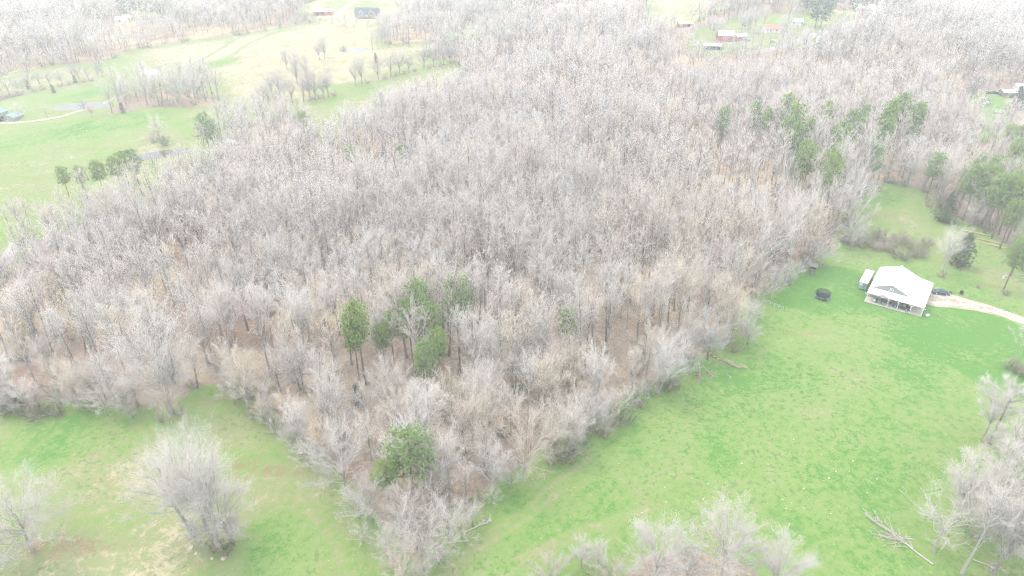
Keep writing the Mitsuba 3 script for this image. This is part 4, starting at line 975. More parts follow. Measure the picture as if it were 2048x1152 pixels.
sx, sy = at(1624, 549)
st = thing('hunting_stand', 'small weathered wooden box stand on legs at the wood edge above the trampoline', 'stand')
SQ = local((sx, sy), -25, gz(sx, sy))
for a in (-1, 1):
    for b in (-1, 1):
        build(st, 'leg', box(0.75 * a, 0.75 * b, 0.8, 0.12, 0.12, 1.7), 'old_wood', SQ)
build(st, 'wall', cat(box(0, 0.8, 2.4, 1.7, 0.08, 1.6), box(-0.8, 0, 2.4, 0.08, 1.54, 1.6), box(0.8, 0, 2.4, 0.08, 1.54, 1.6), box(0, -0.8, 1.95, 1.7, 0.08, 0.7), box(0, -0.8, 3.1, 1.7, 0.08, 0.2), box(0, 0, 1.6, 1.6, 1.6, 0.08)), 'old_wood', SQ)
build(st, 'window_opening', box(0, -0.72, 2.65, 1.5, 0.04, 0.65), 'dark_hole', SQ)
build(st, 'roof', slab_of([(-1.05, -1.15, 3.25), (1.05, -1.15, 3.25), (1.05, 1.15, 3.55), (-1.05, 1.15, 3.55)], 0.08), 'old_wood', SQ)
build(st, 'ladder', cat(tmesh([(-0.3, -1.5, 0), (-0.3, -0.85, 1.7)], 0.04, 4), tmesh([(0.3, -1.5, 0), (0.3, -0.85, 1.7)], 0.04, 4), *[box(0, -1.45 + 0.13 * k, 0.25 + 0.3 * k, 0.6, 0.05, 0.05) for k in range(5)]), 'old_wood', SQ)
SPECIAL.append((sx, sy, 3))

ux, uy = at(1990, 601)
up = thing('utility_pole', 'wooden utility pole with a grey transformer beside the driveway at the right', 'utility pole')
uz = gz(ux, uy)
part(up, 'pole', tmesh([(ux, uy, uz - 0.5), (ux, uy, uz + 5), (ux, uy, uz + 9.3)], [0.17, 0.14, 0.11], 10), 'pole_wood', smooth=40)
part(up, 'transformer', tmesh([(ux - 0.35, uy, uz + 7.4), (ux - 0.35, uy, uz + 8.3)], 0.22, 12), 'tin_roof')
part(up, 'insulator', cat(tmesh([(ux, uy, uz + 9.25), (ux, uy, uz + 9.5)], 0.06, 8), box(ux, uy, uz + 8.6, 0.5, 0.12, 0.1)), 'trim')
for dz, ex, ey in ((9.4, 40, -6), (8.5, 40, -9)):
    t = np.linspace(0, 1, 14)
    part(up, 'wire', tmesh(np.column_stack([ux + ex * t, uy + ey * t, uz + dz - 5.0 * t * (1 - t) * 0.5 + 0.6 * t]), 0.018, 4), 'steel')

bx_, by_ = at(1922, 588)
wb = thing('wheelie_bin', 'black rubbish bin standing by the driveway right of the blue sedan', 'bin')
BQ = local((bx_, by_), 20, gz(bx_, by_))
build(wb, 'body', trimesh.convex.convex_hull(np.array([(a * 0.28, b * 0.32, 0.08) for a in (-1, 1) for b in (-1, 1)] + [(a * 0.36, b * 0.42, 1.0) for a in (-1, 1) for b in (-1, 1)])), 'bin_black', BQ)
build(wb, 'lid', trimesh.convex.convex_hull(np.array([(a * 0.38, b * 0.45, 1.01) for a in (-1, 1) for b in (-1, 1)] + [(a * 0.30, b * 0.30, 1.12) for a in (-1, 1) for b in (-1, 1)])), 'bin_black', BQ)
for s in (-1, 1):
    build(wb, 'wheel', tmesh([(s * 0.3, -0.36, 0.12), (s * 0.38, -0.36, 0.12)], 0.12, 10), 'tyre', BQ)
fx, fy = at(1900, 585)
fp = thing('fire_pit', 'small dark brown pile by the driveway between the blue sedan and the black bin', 'pile')
g0 = np.random.default_rng(4)
FQ = local((fx, fy), 0, gz(fx, fy))
build(fp, 'stick', cat(*[tmesh([(g0.normal(0, .35), g0.normal(0, .3), 0.05), (g0.normal(0, .4), g0.normal(0, .4), g0.uniform(.1, .5))], 0.05, 5) for _ in range(16)]), 'log_bark', FQ)
build(fp, 'ash_bed', trimesh.convex.convex_hull(g0.normal(0, 1, (40, 3)) * [0.35, 0.3, 0.06] + [0, 0, 0.08]), 'mat_black', FQ)
wx, wy = at(1854, 633)
wt = thing('white_tub', 'white round tank lying on the grass right of the porch corner post', 'tank')
WQ = local((wx, wy), 15, gz(wx, wy))
build(wt, 'body', tmesh([(-0.42, 0, 0.42), (-0.35, 0, 0.42), (0.35, 0, 0.42), (0.42, 0, 0.42)], [0.15, 0.4, 0.4, 0.15], 14), 'white_plastic', WQ, smooth=40)
build(wt, 'cap', tmesh([(0, 0, 0.8), (0, 0, 0.9)], 0.12, 10), 'white_plastic', WQ)

fence = thing('wire_fence', 'short wire fence at the upper left corner of the mown yard', 'fence')
FA, FBp = at(1531, 607), at(1566, 619)
nf = 5
for k in range(nf):
    p = FA + (FBp - FA) * k / (nf - 1)
    part(fence, 'post', tmesh([(p[0], p[1], gz(*p) - 0.3), (p[0], p[1], gz(*p) + 1.25)], 0.055, 6), 'tin_roof')
for h in (0.35, 0.75, 1.1):
    part(fence, 'wire', tmesh([(*(FA + (FBp - FA) * t), gz(*(FA + (FBp - FA) * t)) + h) for t in np.linspace(0, 1, 6)], 0.02, 4), 'tin_roof')

# ---------------------------------------------------------------- felled and fallen wood, stones
def limb_mesh(g, p, d, L, r, gnarl=0.12, z=None, rise=0.0):
    q = np.linspace(0, 1, 9)
    side = np.array([-d[1], d[0]])
    off = np.cumsum(g.normal(0, gnarl * L / 9, 9))
    xy = np.array(p) + np.outer(q * L, d) + np.outer(off - off[0], side)
    z = height(xy[:, 0], xy[:, 1]) + r * 0.9 + rise * q * L
    return np.column_stack([xy, z])

def brush(name, label, catn, pts, seed, tint, r, forks, m='tin_roof'):
    """A fallen limb from one measured end to the other, with forked boughs and twigs."""
    g = np.random.default_rng(seed)
    a, b = at(*pts[0]), at(*pts[1])
    d = (b - a); L = np.hypot(*d); d = d / L
    k = thing(name, label, catn)
    A, B = Wood(), Wood()
    P = limb_mesh(g, a, d, L, r, 0.08)
    A.tube(P, r * np.linspace(1, 0.3, 9), 6, tint)
    S, E = [], []
    for i in range(forks):
        t = g.uniform(0.25, 0.95)
        p0 = np.array([np.interp(t, np.linspace(0, 1, 9), P[:, c]) for c in range(3)])
        an = math.atan2(d[1], d[0]) + g.normal(0, 0.55)
        dd = np.array([math.cos(an), math.sin(an)])
        l2 = L * g.uniform(0.15, 0.45) * (1.2 - 0.6 * t)
        Q = limb_mesh(g, p0[:2], dd, l2, r * 0.4, 0.2, rise=g.uniform(0, 0.35))
        Q[0] = p0
        A.tube(Q, r * 0.45 * np.linspace(1, 0.25, 9), 4, np.array(tint) * g.uniform(0.9, 1.15))
        n = 14
        tt = g.uniform(0.2, 1, n)
        s = np.stack([np.interp(tt, np.linspace(0, 1, 9), Q[:, c]) for c in range(3)], 1)
        e = s + unit(np.concatenate([np.tile(dd, (n, 1)), np.full((n, 1), 0.25)], 1) + g.normal(0, 0.6, (n, 3)) * [1, 1, 0.5]) * g.uniform(0.3, 1.1, (n, 1)) * min(1.2, l2 * 0.5)
        S.append(s); E.append(e)
    B.spikes(np.vstack(S), np.vstack(E), 0.035, np.array(tint) * 1.1)
    scene[f'{k}__bough'] = A.shape()
    scene[f'{k}__twigs'] = B.shape()

LW, LB = (0.44, 0.41, 0.375), (0.42, 0.34, 0.29)
brush('fallen_limb', 'long fallen limb with pale forked ends in the grass left of the broken dead tree', 'fallen limb', [(1866, 1130), (1742, 1036)], 1, LW, 0.17, 24)
brush('fallen_limb', 'thin fallen limb crossing behind the long fallen limb at the bottom right', 'fallen limb', [(1830, 1080), (1745, 1070)], 2, LW, 0.12, 10)
brush('fallen_limb', 'fallen limb leaning out of the wood tip into the right pasture', 'fallen limb', [(925, 1066), (982, 1040)], 3, LW, 0.17, 8)
brush('fallen_limb', 'pale fallen branch lying across the top edge of the left pasture', 'fallen limb', [(128, 818), (62, 842)], 4, LW, 0.16, 9)
brush('fallen_limb', 'brown broken limbs heaped below the cut logs at the wood edge', 'fallen limb', [(1400, 726), (1398, 762)], 5, LB, 0.13, 18)
brush('fallen_limb', 'long brown felled branch stretching right from the cut logs', 'fallen limb', [(1416, 708), (1478, 738)], 6, LB, 0.11, 16)
brush('fallen_limb', 'brown felled branch in the grass between the broken limbs and the long branch', 'fallen limb', [(1404, 730), (1428, 756)], 7, LB, 0.09, 12)
brush('fallen_limb', 'small grey branch lying alone right of the felled branches', 'fallen limb', [(1452, 748), (1464, 757)], 8, LW, 0.07, 6)
brush('fallen_limb', 'smallest grey twiggy branch farthest right of the felled branches', 'fallen limb', [(1478, 726), (1488, 734)], 9, LW, 0.06, 5)
brush('fallen_limb', 'fallen limb in the grass at the foot of the bottom right clump', 'fallen limb', [(1945, 1120), (2010, 1142)], 10, LW, 0.14, 8)
brush('fallen_limb', 'reddish broken limb under the bottom right clump', 'fallen limb', [(1930, 1040), (1952, 1082)], 11, LB, 0.12, 6)

def log(px, py, L, r, deg, label, group=None, bark='log_bark', end='cut_wood', name='cut_log'):
    x, y = at(px, py)
    k = thing(name, label, 'log', group)
    z = gz(x, y) + r * 0.9
    c, s = math.cos(math.radians(deg)), math.sin(math.radians(deg))
    a, b = (x - c * L / 2, y - s * L / 2), (x + c * L / 2, y + s * L / 2)
    za, zb = gz(*a) + r * .9, gz(*b) + r * .9
    part(k, 'bark', tmesh([(*a, za), ((a[0] + b[0]) / 2, (a[1] + b[1]) / 2, (za + zb) / 2 + 0.04 * r), (*b, zb)], [r, r * .96, r * .9], 12), bark, smooth=40)
    for q, zq, o in ((a, za, -1), (b, zb, 1)):
        part(k, 'cut_end', tmesh([(q[0], q[1], zq), (q[0] + o * c * 0.02, q[1] + o * s * 0.02, zq)], r * 0.9, 12), end)
for px, py in [(1402, 696), (1406, 692), (1404, 690), (1411, 709), (1415, 705), (1420, 706), (1409, 708), (1425, 712), (1429, 714), (1431, 713), (1417, 708), (1434, 718)]:
    log(px, py, float(rng.uniform(0.5, 1.0)), float(rng.uniform(0.26, 0.40)), float(rng.uniform(-110, -70)), 'short sawn log with a pale yellow cut end, piled at the wood edge', 'sawn logs at the wood edge')
for px, py, L, d in [(1950, 466, 9, -33), (1974, 482, 9, -35), (1988, 492, 7, -38)]:
    log(px, py, L, 0.22, d, {1950: 'pale fallen trunk under the clear-stemmed pines, upper left one', 1974: 'pale fallen trunk under the clear-stemmed pines, middle one', 1988: 'pale fallen trunk under the clear-stemmed pines, lower right one'}[px], None, 'straw_log', name='fallen_log')
log(50, 540, 10, 0.16, -62, 'dark thin fallen trunk in the clearing at the left edge beside the road', None, 'mat_black', name='fallen_log')

def stone(px, py, s, label, group=None, m='stone'):
    x, y = at(px, py)
    g = np.random.default_rng(int(px * 31 + py))
    v = trimesh.creation.icosphere(2).vertices * (1 + 0.25 * (meshkit.noise(trimesh.creation.icosphere(2).vertices * 1.7 + g.uniform(0, 50), 3)[:, None] - 0.5)) * [s, s * 0.75, s * 0.5]
    v[:, 2] = np.maximum(v[:, 2], -0.2 * s)
    ms = trimesh.Trimesh(v, trimesh.creation.icosphere(2).faces, process=False)
    k = thing('field_stone', label, 'stone', group)
    scene[k] = mikit.ply(placed(ms, x, y, gz(x, y) + 0.12 * s, float(g.uniform(0, 360))), 'm_' + m, smooth=60)
stone(383, 1095, 0.5, 'pale boulder left of the left pasture clump')
stone(424, 1117, 0.35, 'pale stone below the left pasture clump, left of the flat one')
stone(448, 1116, 0.6, 'flat pale stone below the left pasture clump, rightmost')
stone(392, 1107, 0.35, 'small pale stone between the boulder and the scrub of the left pasture clump')
for k in range(42):
    px, py = rng.uniform(1020, 1850), rng.uniform(800, 1120)
    if py < 1140 - (px - 900) * 0.42 + 0 or px > 1830 - 0 * py:
        continue
    stone(px, py, float(rng.uniform(0.12, 0.24)), 'small pale stone in the grass of the right pasture', 'pale stones in the right pasture')

# ---------------------------------------------------------------- far buildings
def gabled(name, label, px, py, L, Wd, wall_h, roof_h, deg, wall, roof, catn='house', windows=(), doors=(), over=0.4, dz=0.0, dormers=(), openings=(), group=None):
    """px, py: the middle of the wall nearest the camera, at ground level. The ridge runs along local x."""
    x, y = at(px, py)
    c, s = math.cos(math.radians(deg)), math.sin(math.radians(deg))
    x, y = x - s * Wd / 2, y + c * Wd / 2
    z0 = gz(x, y) + dz
    Q = local((x, y), deg, z0)
    k = thing(name, label, catn, group)
    h, w = L / 2, Wd / 2
    body = [[(-h, -w, -2), (h, -w, -2), (h, -w, wall_h), (-h, -w, wall_h)], [(h, w, -2), (-h, w, -2), (-h, w, wall_h), (h, w, wall_h)],
            [(h, -w, -2), (h, w, -2), (h, w, wall_h), (h, 0, wall_h + roof_h - 0.1), (h, -w, wall_h)], [(-h, w, -2), (-h, -w, -2), (-h, -w, wall_h), (-h, 0, wall_h + roof_h - 0.1), (-h, w, wall_h)]]
    build(k, 'wall', solid(body), wall, Q)
    ez = wall_h - over * roof_h / w
    build(k, 'roof', cat(slab_of([(-h - over, -w - over, ez), (h + over, -w - over, ez), (h + over, 0, wall_h + roof_h), (-h - over, 0, wall_h + roof_h)], 0.15),
                         slab_of([(-h - over, 0, wall_h + roof_h + .003), (h + over, 0, wall_h + roof_h + .003), (h + over, w + over, ez), (-h - over, w + over, ez)], 0.15)), roof, Q)
    for wx_, wz, ww, wh in windows:
        q = build(k, 'window', box(wx_, -w - 0.02, wz, ww, 0.08, wh), 'glass', Q)
        build(q, 'frame', cat(box(wx_, -w - 0.05, wz + wh / 2, ww + 0.2, 0.08, 0.12), box(wx_, -w - 0.05, wz - wh / 2, ww + 0.2, 0.08, 0.12), box(wx_, -w - 0.055, wz, 0.1, 0.06, wh)), 'trim', Q)
    for wx_, ww, wh in doors:
        build(k, 'door', box(wx_, -w - 0.02, wh / 2, ww, 0.1, wh), 'trim', Q)
    for wx_, ww, wh in openings:
        build(k, 'opening', box(wx_, -w - 0.02, wh / 2, ww, 0.1, wh), 'dark_hole', Q)
    for dx, dw, dh in dormers:
        z1 = wall_h + 0.2
        build(k, 'dormer', solid([[(dx - dw / 2, -w - 0.6, wall_h - 2.6), (dx + dw / 2, -w - 0.6, wall_h - 2.6), (dx + dw / 2, -w - 0.6, z1), (dx, -w - 0.6, z1 + dh), (dx - dw / 2, -w - 0.6, z1)]]), wall, Q)
        r_ = build(k, 'dormer_roof', cat(slab_of([(dx - dw / 2 - .3, -w - 0.9, z1 - .2), (dx, -w - 0.9, z1 + dh), (dx, -w + 3.2, z1 + dh), (dx - dw / 2 - .3, -w + 1.2, z1 - .2)], 0.15), slab_of([(dx, -w - 0.9, z1 + dh), (dx + dw / 2 + .3, -w - 0.9, z1 - .2), (dx + dw / 2 + .3, -w + 1.2, z1 - .2), (dx, -w + 3.2, z1 + dh)], 0.15)), roof, Q)
        build(r_, 'fascia', cat(tmesh([(dx - dw / 2 - .3, -w - 0.95, z1 - .25), (dx, -w - 0.95, z1 + dh - .05)], 0.16, 4), tmesh([(dx, -w - 0.95, z1 + dh - .05), (dx + dw / 2 + .3, -w - 0.95, z1 - .25)], 0.16, 4)), 'trim', Q)
        q = build(k, 'window', box(dx, -w - 0.62, z1 - 0.4, dw * 0.4, 0.08, 1.4), 'glass', Q)
        build(q, 'frame', box(dx, -w - 0.60, z1 - 0.4, dw * 0.4 + 0.3, 0.06, 1.7), 'trim', Q)
    KEEP_CLEAR.append((x, y, 0.62 * max(L, Wd) + 2))
    KEEP_CLEAR.append((x * 0.975, y * 0.975, 0.5 * max(L, Wd) + 2))
    if y > 350:
        SHORT.extend([(x * 0.95, y * 0.95, 32), (x * 0.90, y * 0.90, 36)])
    return k, Q

fh, FQ = gabled('farmhouse', 'far grey farmhouse with a dark blue-grey roof and two white-trimmed front gables', 733, 36, 20, 9, 3.8, 4.0, -3, 'barn_grey', 'slate_roof',
                windows=[(-8, 1.6, 1.4, 1.5), (-1.2, 1.6, 1.4, 1.5), (2.0, 1.6, 1.4, 1.5), (8.6, 1.6, 1.4, 1.5)], dormers=[(-4.3, 3.4, 2.0), (5.0, 5.2, 2.8)], doors=[(0.3, 1.2, 2.2)])
build(fh, 'deck', box(1.0, -6.5, 0.35, 16, 3.6, 0.5), 'brown_item', FQ)
build(fh, 'deck_rail', cat(box(1.0, -8.25, 1.3, 16, 0.1, 0.1), *[box(1.0 + d, -8.25, 0.95, 0.12, 0.12, 0.7) for d in np.linspace(-7.9, 7.9, 9)]), 'trim', FQ)
gabled('red_shed', 'far red-ended shed with a white roof beside the hill drive at the top left', 645, 31, 16, 7, 3.0, 2.2, 6, 'red_wall', 'roof_white', 'shed', openings=[(-4, 2.6, 2.2), (0, 2.6, 2.2)])
gabled('grey_barn', 'weathered grey barn with a teal roof at the left edge beside the farm lane', 4, 242, 12, 13, 5.0, 3.4, 80, 'barn_grey', 'teal_roof', 'barn', openings=[(0, 3.0, 3.0)], windows=[(-3, 3.6, 1.4, 1.2)])
x_, y_ = at(24, 243)
k_ = thing('lean_to_shed', 'low grey lean-to with a teal roof against the right side of the grey barn', 'shed')
LQ = local((x_, y_), -10, gz(x_, y_))
build(k_, 'wall', box(0, 3.5, 1.1, 5.0, 7, 2.6), 'barn_grey', LQ)
build(k_, 'roof', slab_of([(-2.8, -0.4, 3.6), (2.9, -0.4, 2.3), (2.9, 7.4, 2.3), (-2.8, 7.4, 3.6)], 0.15), 'teal_roof', LQ)
gabled('small_shed', 'small white-roofed shed with dark openings behind the wood near the tall pale pine', 461, 294, 3.6, 3.0, 2.3, 0.7, -20, 'white_wall', 'roof_white', 'shed', openings=[(1.0, 0.8, 1.9), (-0.8, 0.7, 1.9)])
gabled('red_barn', 'red barn with a large white roof at the far farm on the right', 1452, 84, 10.5, 12, 3.9, 2.2, -8, 'red_wall', 'roof_white', 'barn')
gabled('red_barn_wing', 'white-roofed wing with a red gable on the right of the red barn', 1484, 81, 8, 5, 2.8, 1.6, 20, 'red_wall', 'roof_white', 'barn', openings=[(0, 3, 2.6)])
gabled('tin_shed', 'long open shed with a pale tin roof below the red barn', 1424, 100, 11, 6, 2.6, 1.2, -14, 'old_wood', 'tin_roof', 'shed', openings=[(-3.9, 2.1, 2.0), (-1.3, 2.1, 2.0), (1.3, 2.1, 2.0), (3.9, 2.1, 2.0)])
gabled('red_roof_house', 'white house with a faded red roof between the red barn and the far road', 1545, 66, 10.5, 7, 2.6, 2.4, -3, 'white_wall', 'red_roof', 'house', windows=[(-3.8, 1.5, 1.1, 1.2), (-1.4, 1.5, 1.1, 1.2), (3, 1.5, 1.1, 1.2)], doors=[(0.8, 1.1, 2.1)])
gabled('blue_roof_house', 'small house with a pale blue roof left of the big far evergreen', 1595, 51, 7.5, 6, 2.4, 1.9, -8, 'white_wall', 'blue_roof', 'house', windows=[(-3, 1.6, 1.2, 1.3), (3, 1.6, 1.2, 1.3)], doors=[(0, 1.1, 2.1)])
gabled('tan_shed', 'low tan shed in the bare trees on the far straw field', 1372, 54, 11, 6, 2.4, 1.3, 5, 'brown_item', 'straw_log', 'shed', openings=[(-2, 2, 2), (2, 2, 2)])
gabled('brick_building', 'far brick-red building with a pale roof at the top centre', 1131, 24, 17, 10, 4.2, 2.0, -10, 'brick_wall', 'tin_roof', 'building', windows=[(-5, 2, 1.4, 1.4), (0, 2, 1.4, 1.4), (5, 2, 1.4, 1.4)])
gabled('far_house', 'white house with a dark doorway, nearest of the far houses at the top centre', 1221, 13, 20, 10, 3.4, 2.6, 4, 'white_wall', 'roof_white', 'house', openings=[(5, 5, 2.4)], windows=[(-5, 1.8, 1.6, 1.4)])
gabled('far_house', 'pink-roofed white house at the top edge behind the nearest far house', 1245, 3, 22, 10, 3.4, 2.8, 2, 'white_wall', 'roof_white', 'house', windows=[(-5, 1.8, 1.6, 1.4), (4, 1.8, 1.6, 1.4)])
labels['far_house_001']['label'] = 'white house at the top edge, behind and right of the nearest far house'
gabled('far_house', 'low pale house at the top edge left of the nearest far house', 1190, 6, 14, 9, 3.0, 2.0, -4, 'white_wall', 'tin_roof', 'house', windows=[(-3, 1.7, 1.4, 1.3), (3, 1.7, 1.4, 1.3)])
gabled('white_far_house', 'white house between blossoming and dark trees at the top right', 1734, 25, 12, 8, 3.0, 2.0, 0, 'white_wall', 'roof_white', 'house', windows=[(-3, 1.6, 1.2, 1.3), (3, 1.6, 1.2, 1.3)])
gabled('white_far_house', 'small white house in bare trees at the far end of the road, top right', 1795, 33, 13, 7, 2.8, 1.6, -4, 'white_wall', 'roof_white', 'house', windows=[(-3, 1.6, 1.2, 1.3), (3, 1.6, 1.2, 1.3)])
gabled('white_far_house', 'white trailer house beside the pale lane at the top left', 102, 14, 13, 5, 2.8, 0.8, 4, 'white_wall', 'roof_white', 'house', windows=[(-3, 1.6, 1.6, 1.0), (3, 1.6, 1.6, 1.0)])
gabled('white_far_house', 'long white-roofed house at the top left edge of the picture', 62, 4, 26, 10, 3.2, 1.8, 3, 'white_wall', 'roof_white', 'house', windows=[(-6, 1.8, 1.6, 1.2), (4, 1.8, 1.6, 1.2)])
gabled('white_shed', 'white shed in the far woods in front of the dark pine clump, left one', 240, 45, 10, 6, 2.6, 1.8, -8, 'white_wall', 'roof_white', 'shed', openings=[(0, 1.6, 2.0)])
gabled('white_shed', 'small white shed in the far woods in front of the dark pine clump, right one', 259, 41, 5, 5, 2.8, 2.0, 70, 'white_wall', 'roof_white', 'shed', openings=[(0, 1.2, 2.0)])
gabled('grove_house', 'pale-roofed house half hidden behind the far grove', 298, 156, 10, 7, 2.8, 2.0, -6, 'white_wall', 'tin_roof', 'house', windows=[(-3, 1.6, 1.2, 1.3), (3, 1.6, 1.2, 1.3)])
gabled('yard_shed', 'long pale-roofed shed at the right edge above the dark cedars', 2036, 196, 16, 7, 2.8, 1.0, -10, 'old_wood', 'tin_roof', 'shed', openings=[(-4, 3, 2.2), (2, 3, 2.2)])
gabled('yard_shed', 'small white shed at the right edge above the long pale-roofed shed', 2041, 180, 5, 4, 2.4, 0.8, -5, 'white_wall', 'roof_white', 'shed', openings=[(0, 1.2, 2.0)])

# junk-strewn clearing at the right edge, and other far vehicles
for px, py, d, pt, lb in [(1974, 208, 20, 'car_white', 'white derelict car left of the grassy track, front of its row'), (1971, 203, 25, 'car_grey', 'grey derelict car left of the grassy track, middle of its row'), (1966, 197, 15, 'car_white', 'pale derelict car left of the grassy track, back of its row'),
                          (1962, 193, 30, 'car_grey', 'grey derelict car at the upper left of the grassy track'), (1980, 187, 0, 'car_black', 'dark derelict car at the head of the grassy track, left one'), (1988, 187, 5, 'car_black', 'dark derelict car at the head of the grassy track, right one'),
                          (2006, 191, 20, 'car_black', 'dark vehicle left of the long pale-roofed shed'), (1958, 215, 30, 'car_white', 'white derelict car alone left of the grassy track'), (2001, 226, -20, 'car_white', 'white derelict car right of the grassy track, upper one'),
                          (2000, 246, -10, 'car_white', 'white derelict car right of the grassy track, lower one'), (1997, 252, 15, 'car_black', 'dark derelict car right of the grassy track, below a white one'), (1956, 242, 0, 'car_white', 'white derelict car in the brush left of the grassy track'),
                          (1920, 236, 40, 'car_white', 'white derelict car in the brush, farthest left, upper one'), (1918, 244, 10, 'car_grey', 'grey derelict car in the brush, farthest left, lower one'), (1932, 236, 0, 'car_white', 'white derelict car in the brush between the farthest left and the track'),
                          (1942, 236, 20, 'car_white', 'white derelict car in the brush nearest the track on the left'), (1966, 254, 30, 'red_wall', 'reddish derelict car beside the lower end of the grassy track')]:
    x, y = at(px, py)
    car(x, y, d, pt, lb, 'derelict_car', detail=False)
    KEEP_CLEAR.append((x, y, 3.5)); KEEP_CLEAR.append((x * 0.97, y * 0.97, 4.0))
for px, py, d, pt, lb in [(1515, 66, 10, 'car_white', 'white car parked left of the red-roofed house'), (1494, 82, 0, 'car_grey', 'grey car beside the wing of the red barn'), (1545, 84, 5, 'car_white', 'white car on the far farm yard below the red-roofed house')]:
    x, y = at(px, py)
    car(x, y, d, pt, lb, 'farm_car', detail=False)
for px, py, H, lb in [(285, 36, 12, 'pale leaning utility pole in front of the far dark pine clump'), (405, 45, 11, 'pale utility pole in the far grey wood')]:
    x, y = at(px, py)
    k = thing('far_pole', lb, 'utility pole')
    z = gz(x, y)
    part(k, 'pole', tmesh([(x, y, z - .5), (x, y, z + H)], [0.28, 0.2], 8), 'trim')
    part(k, 'crossarm', box(x, y, z + H - 0.8, 2.2, 0.16, 0.16), 'trim')
wf = thing('board_fence', 'white board fence glimpsed between dark trunks at the left edge of the wood', 'fence')
for j, (px, py) in enumerate([(-14, 726), (0, 725), (14, 724), (28, 722), (42, 720), (54, 718)]):
    x, y = at(px, py)
    part(wf, 'post', box(x, y, gz(x, y) + 0.6, 0.14, 0.14, 1.3), 'trim')
    if j:
        for h in (0.45, 0.8, 1.15):
            part(wf, 'rail', tmesh([(x, y - 0.1, gz(x, y) + h), (ox, oy - 0.1, gz(ox, oy) + h)], 0.08, 4), 'trim')
    ox, oy = x, y

# ---------------------------------------------------------------- planting the wood
X, Y, PX, PY, DEP = scatter()
g = np.random.default_rng(5)
order = np.argsort(DEP)
in_lobe = inside(lobe, X, Y)
back = np.abs(signed(far_left, X, Y))
n_special = sum(1 for k in labels if k.startswith('bare_tree'))
ONE_BY_ONE = 300 - n_special
edge = np.full(len(X), 99.0)
for p in (near_left, near_right, far_left):
    edge = np.minimum(edge, np.abs(signed(p, X, Y)))
patch = meshkit.fbm(np.stack([X / 60, Y / 60, X * 0], -1), 2, 77)
tall_n = meshkit.fbm(np.stack([X / 45 + 9, Y / 45, X * 0], -1), 2, 78)
ZONES = [(lambda x, y: y > 900 and x > 820, 'bare tree in the point of the wood, on its right pasture side', 'trees on the right side of the wood point'),
         (lambda x, y: y > 900, 'bare tree in the point of the wood, on its left pasture side', 'trees on the left side of the wood point'),
         (lambda x, y: x > 1180, 'bare tree near the wood edge along the right pasture', 'trees along the right pasture'),
         (lambda x, y: y > 780 and x > 880, 'bare tree inside the wood above its right pasture edge', 'trees above the right pasture edge'),
         (lambda x, y: y > 760 and x > 430, 'bare tree in the narrowing wood between the middle pines and the point', 'trees between the middle pines and the point'),
         (lambda x, y: x < 430, 'bare tree in the wood above the left pasture', 'trees above the left pasture'),
         (lambda x, y: True, 'bare tree in the wood around and behind the middle pines', 'trees around the middle pines')]
TINTS = dict(tall=['pale', 'pinkish', 'tan', 'grey', 'pale', 'pinkish', 'tan'], dome=['pale', 'pinkish', 'tan', 'grey'], fan=['pale', 'pinkish', 'tan', 'whitish'])
stuff_n = 0
for rank, i in enumerate(order):
    x, y, d = X[i], Y[i], DEP[i]
    s = 1.13 * (0.62 + 0.80 * tall_n[i]) * g.uniform(0.85, 1.12)
    rim = edge[i] < 6
    front = PY[i] > 780
    if front:
        s *= 0.80
    if rim:
        s *= 0.9
    if in_lobe[i]:
        s *= 0.72
    elif back[i] < 28:
        s *= 0.84
    for bx, by, br in SHORT:
        if (x - bx) ** 2 + (y - by) ** 2 < br * br:
            s *= 0.62
            break
    rot = float(g.uniform(0, 360))
    u = g.uniform()
    if rank < ONE_BY_ONE:
        form = ('dome' if u < 0.55 else 'fan' if u < 0.85 else 'tall') if (rim or front) else ('tall' if u < 0.62 else 'fan' if u < 0.88 else 'dome')
        stock = HI[form]
        lab, grp = next((a, b) for f, a, b in ZONES if f(PX[i], PY[i]))
        j = int(g.integers(0, len(stock)))
        look = TINTS[form][j] + ' ' + dict(dome='round spreading', fan='vase-shaped', tall='slim straight')[form]
        key = thing('bare_tree', f'{look} {lab}', 'tree', f'{look} {grp}')
        instance(key, stock[j], x, y, s * (0.9 if form == 'dome' else 1.0), rot, s * g.uniform(0.9, 1.1), lean=float(g.normal(0, 3)))
    else:
        if stuff_n == 0:
            thing('woodland', 'grey-brown leafless woodland filling the hills behind the nearest trees', None, None, 'stuff')
        stuff_n += 1
        T_ = MID if d < 430 else FAR
        form = 'dome' if (u < (0.55 if rim else 0.26 + 0.3 * (patch[i] > 0.55))) else 'tall'
        stock = T_[form]
        j = int((patch[i] * 2.2 + g.uniform(0, 0.55)) * len(stock)) % len(stock)
        instance(f'woodland__{stuff_n:04d}', stock[j], x, y, s, rot, s * g.uniform(0.9, 1.12), lean=float(g.normal(0, 2.5)))
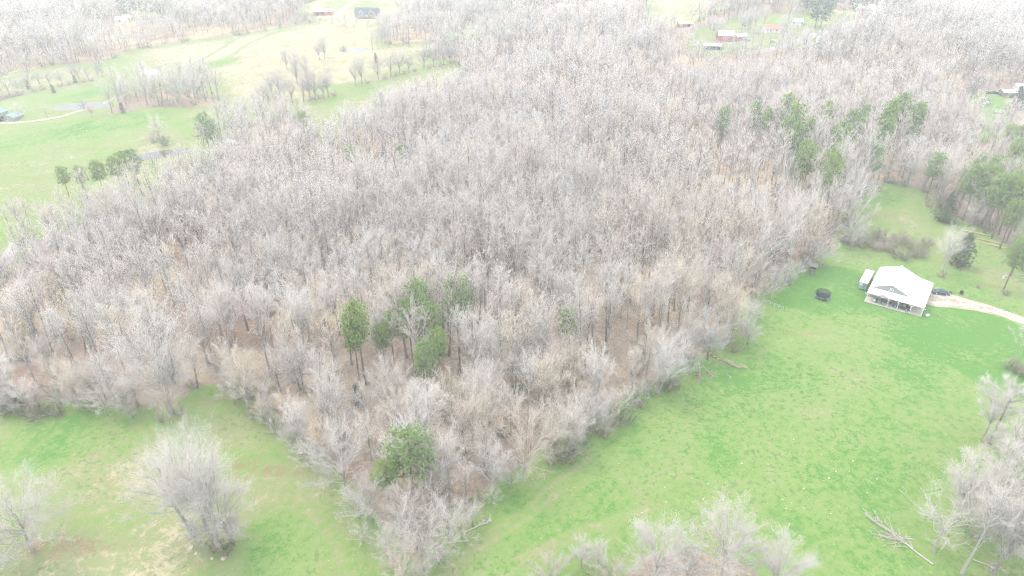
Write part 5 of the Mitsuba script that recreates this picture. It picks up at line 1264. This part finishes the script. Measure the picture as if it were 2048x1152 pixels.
# low bushy trees where the wood meets the two near pastures
for pts, lab, grp in [([(905, 1095), (978, 1024), (1060, 962), (1180, 885), (1290, 803), (1375, 757)], 'low bushy bare tree at the foot of the wood edge along the right pasture', 'low bushy trees along the right pasture'),
                      ([(1440, 712), (1490, 664), (1520, 612), (1590, 562), (1625, 534)], 'low bushy bare tree at the wood edge beside the green yard', 'low bushy trees beside the yard'),
                      ([(835, 1205), (765, 1118), (690, 1028), (605, 928), (545, 873), (485, 828), (450, 792)], 'low bushy bare tree at the foot of the wood edge along the left pasture', 'low bushy trees along the left pasture'),
                      ([(330, 842), (280, 834), (150, 820), (0, 832)], 'low bushy bare tree along the top edge of the left pasture', 'low bushy trees at the top of the left pasture')]:
    P = LineString(at(*np.array(pts, float).T))
    for t in np.arange(1.5, P.length, 5.2):
        q = P.interpolate(t + g.uniform(-1.5, 1.5))
        x, y = q.x + g.normal(0, 0.8), q.y + g.normal(0, 0.8) + 1.5
        if any((x - a) ** 2 + (y - b) ** 2 < 9 for a, b, k in SPECIAL if k >= 4):
            continue
        s = float(g.uniform(0.36, 0.62))
        instance(thing('small_tree', lab, 'tree', grp), HI['dome'][int(g.integers(0, 4))], x, y, s * 0.95, float(g.uniform(0, 360)), s, sink=0.5)
# undergrowth: saplings and brush under and at the rim of the near wood
un = 0
thing('undergrowth', 'brown leafless brush and saplings under the trees and along the wood edge', None, None, 'stuff')
for i in order:
    d = DEP[i]
    pr = 0.95 if edge[i] < 8 else 0.7 if PY[i] > 780 else 0.42
    if d > 420:
        pr = 0.95 if edge[i] < 9 else 0.0
    for _ in range(2 if PY[i] > 780 or edge[i] < 5 else 1):
        if g.uniform() < pr:
            un += 1
            a, r = g.uniform(0, 2 * PI), g.uniform(0.8, 3.2)
            x, y = X[i] + r * math.cos(a), Y[i] + r * math.sin(a)
            s = float(g.uniform(0.8, 1.7) if edge[i] < 8 else g.uniform(0.6, 1.25))
            instance(f'undergrowth__{un:04d}', SH[int(g.choice([0, 1, 1, 2])), 1 if d < 300 else 2], x, y, s, float(g.uniform(0, 360)), s * g.uniform(0.8, 1.6))

# ---------------------------------------------------------------- haze
key = thing('haze', 'thin white haze lying over the whole valley', kind='stuff')
top_z, low_z = CAM_H + 2.5, float(gm.vertices[:, 2].min()) - 1.5
scene['haze'] = {'type': 'cube', 'to_world': T().translate([0, 0, (top_z + low_z) / 2]).scale([2700, 2700, (top_z - low_z) / 2]), 'bsdf': {'type': 'null'}, 'interior': {'type': 'ref', 'id': 'haze_air'}}
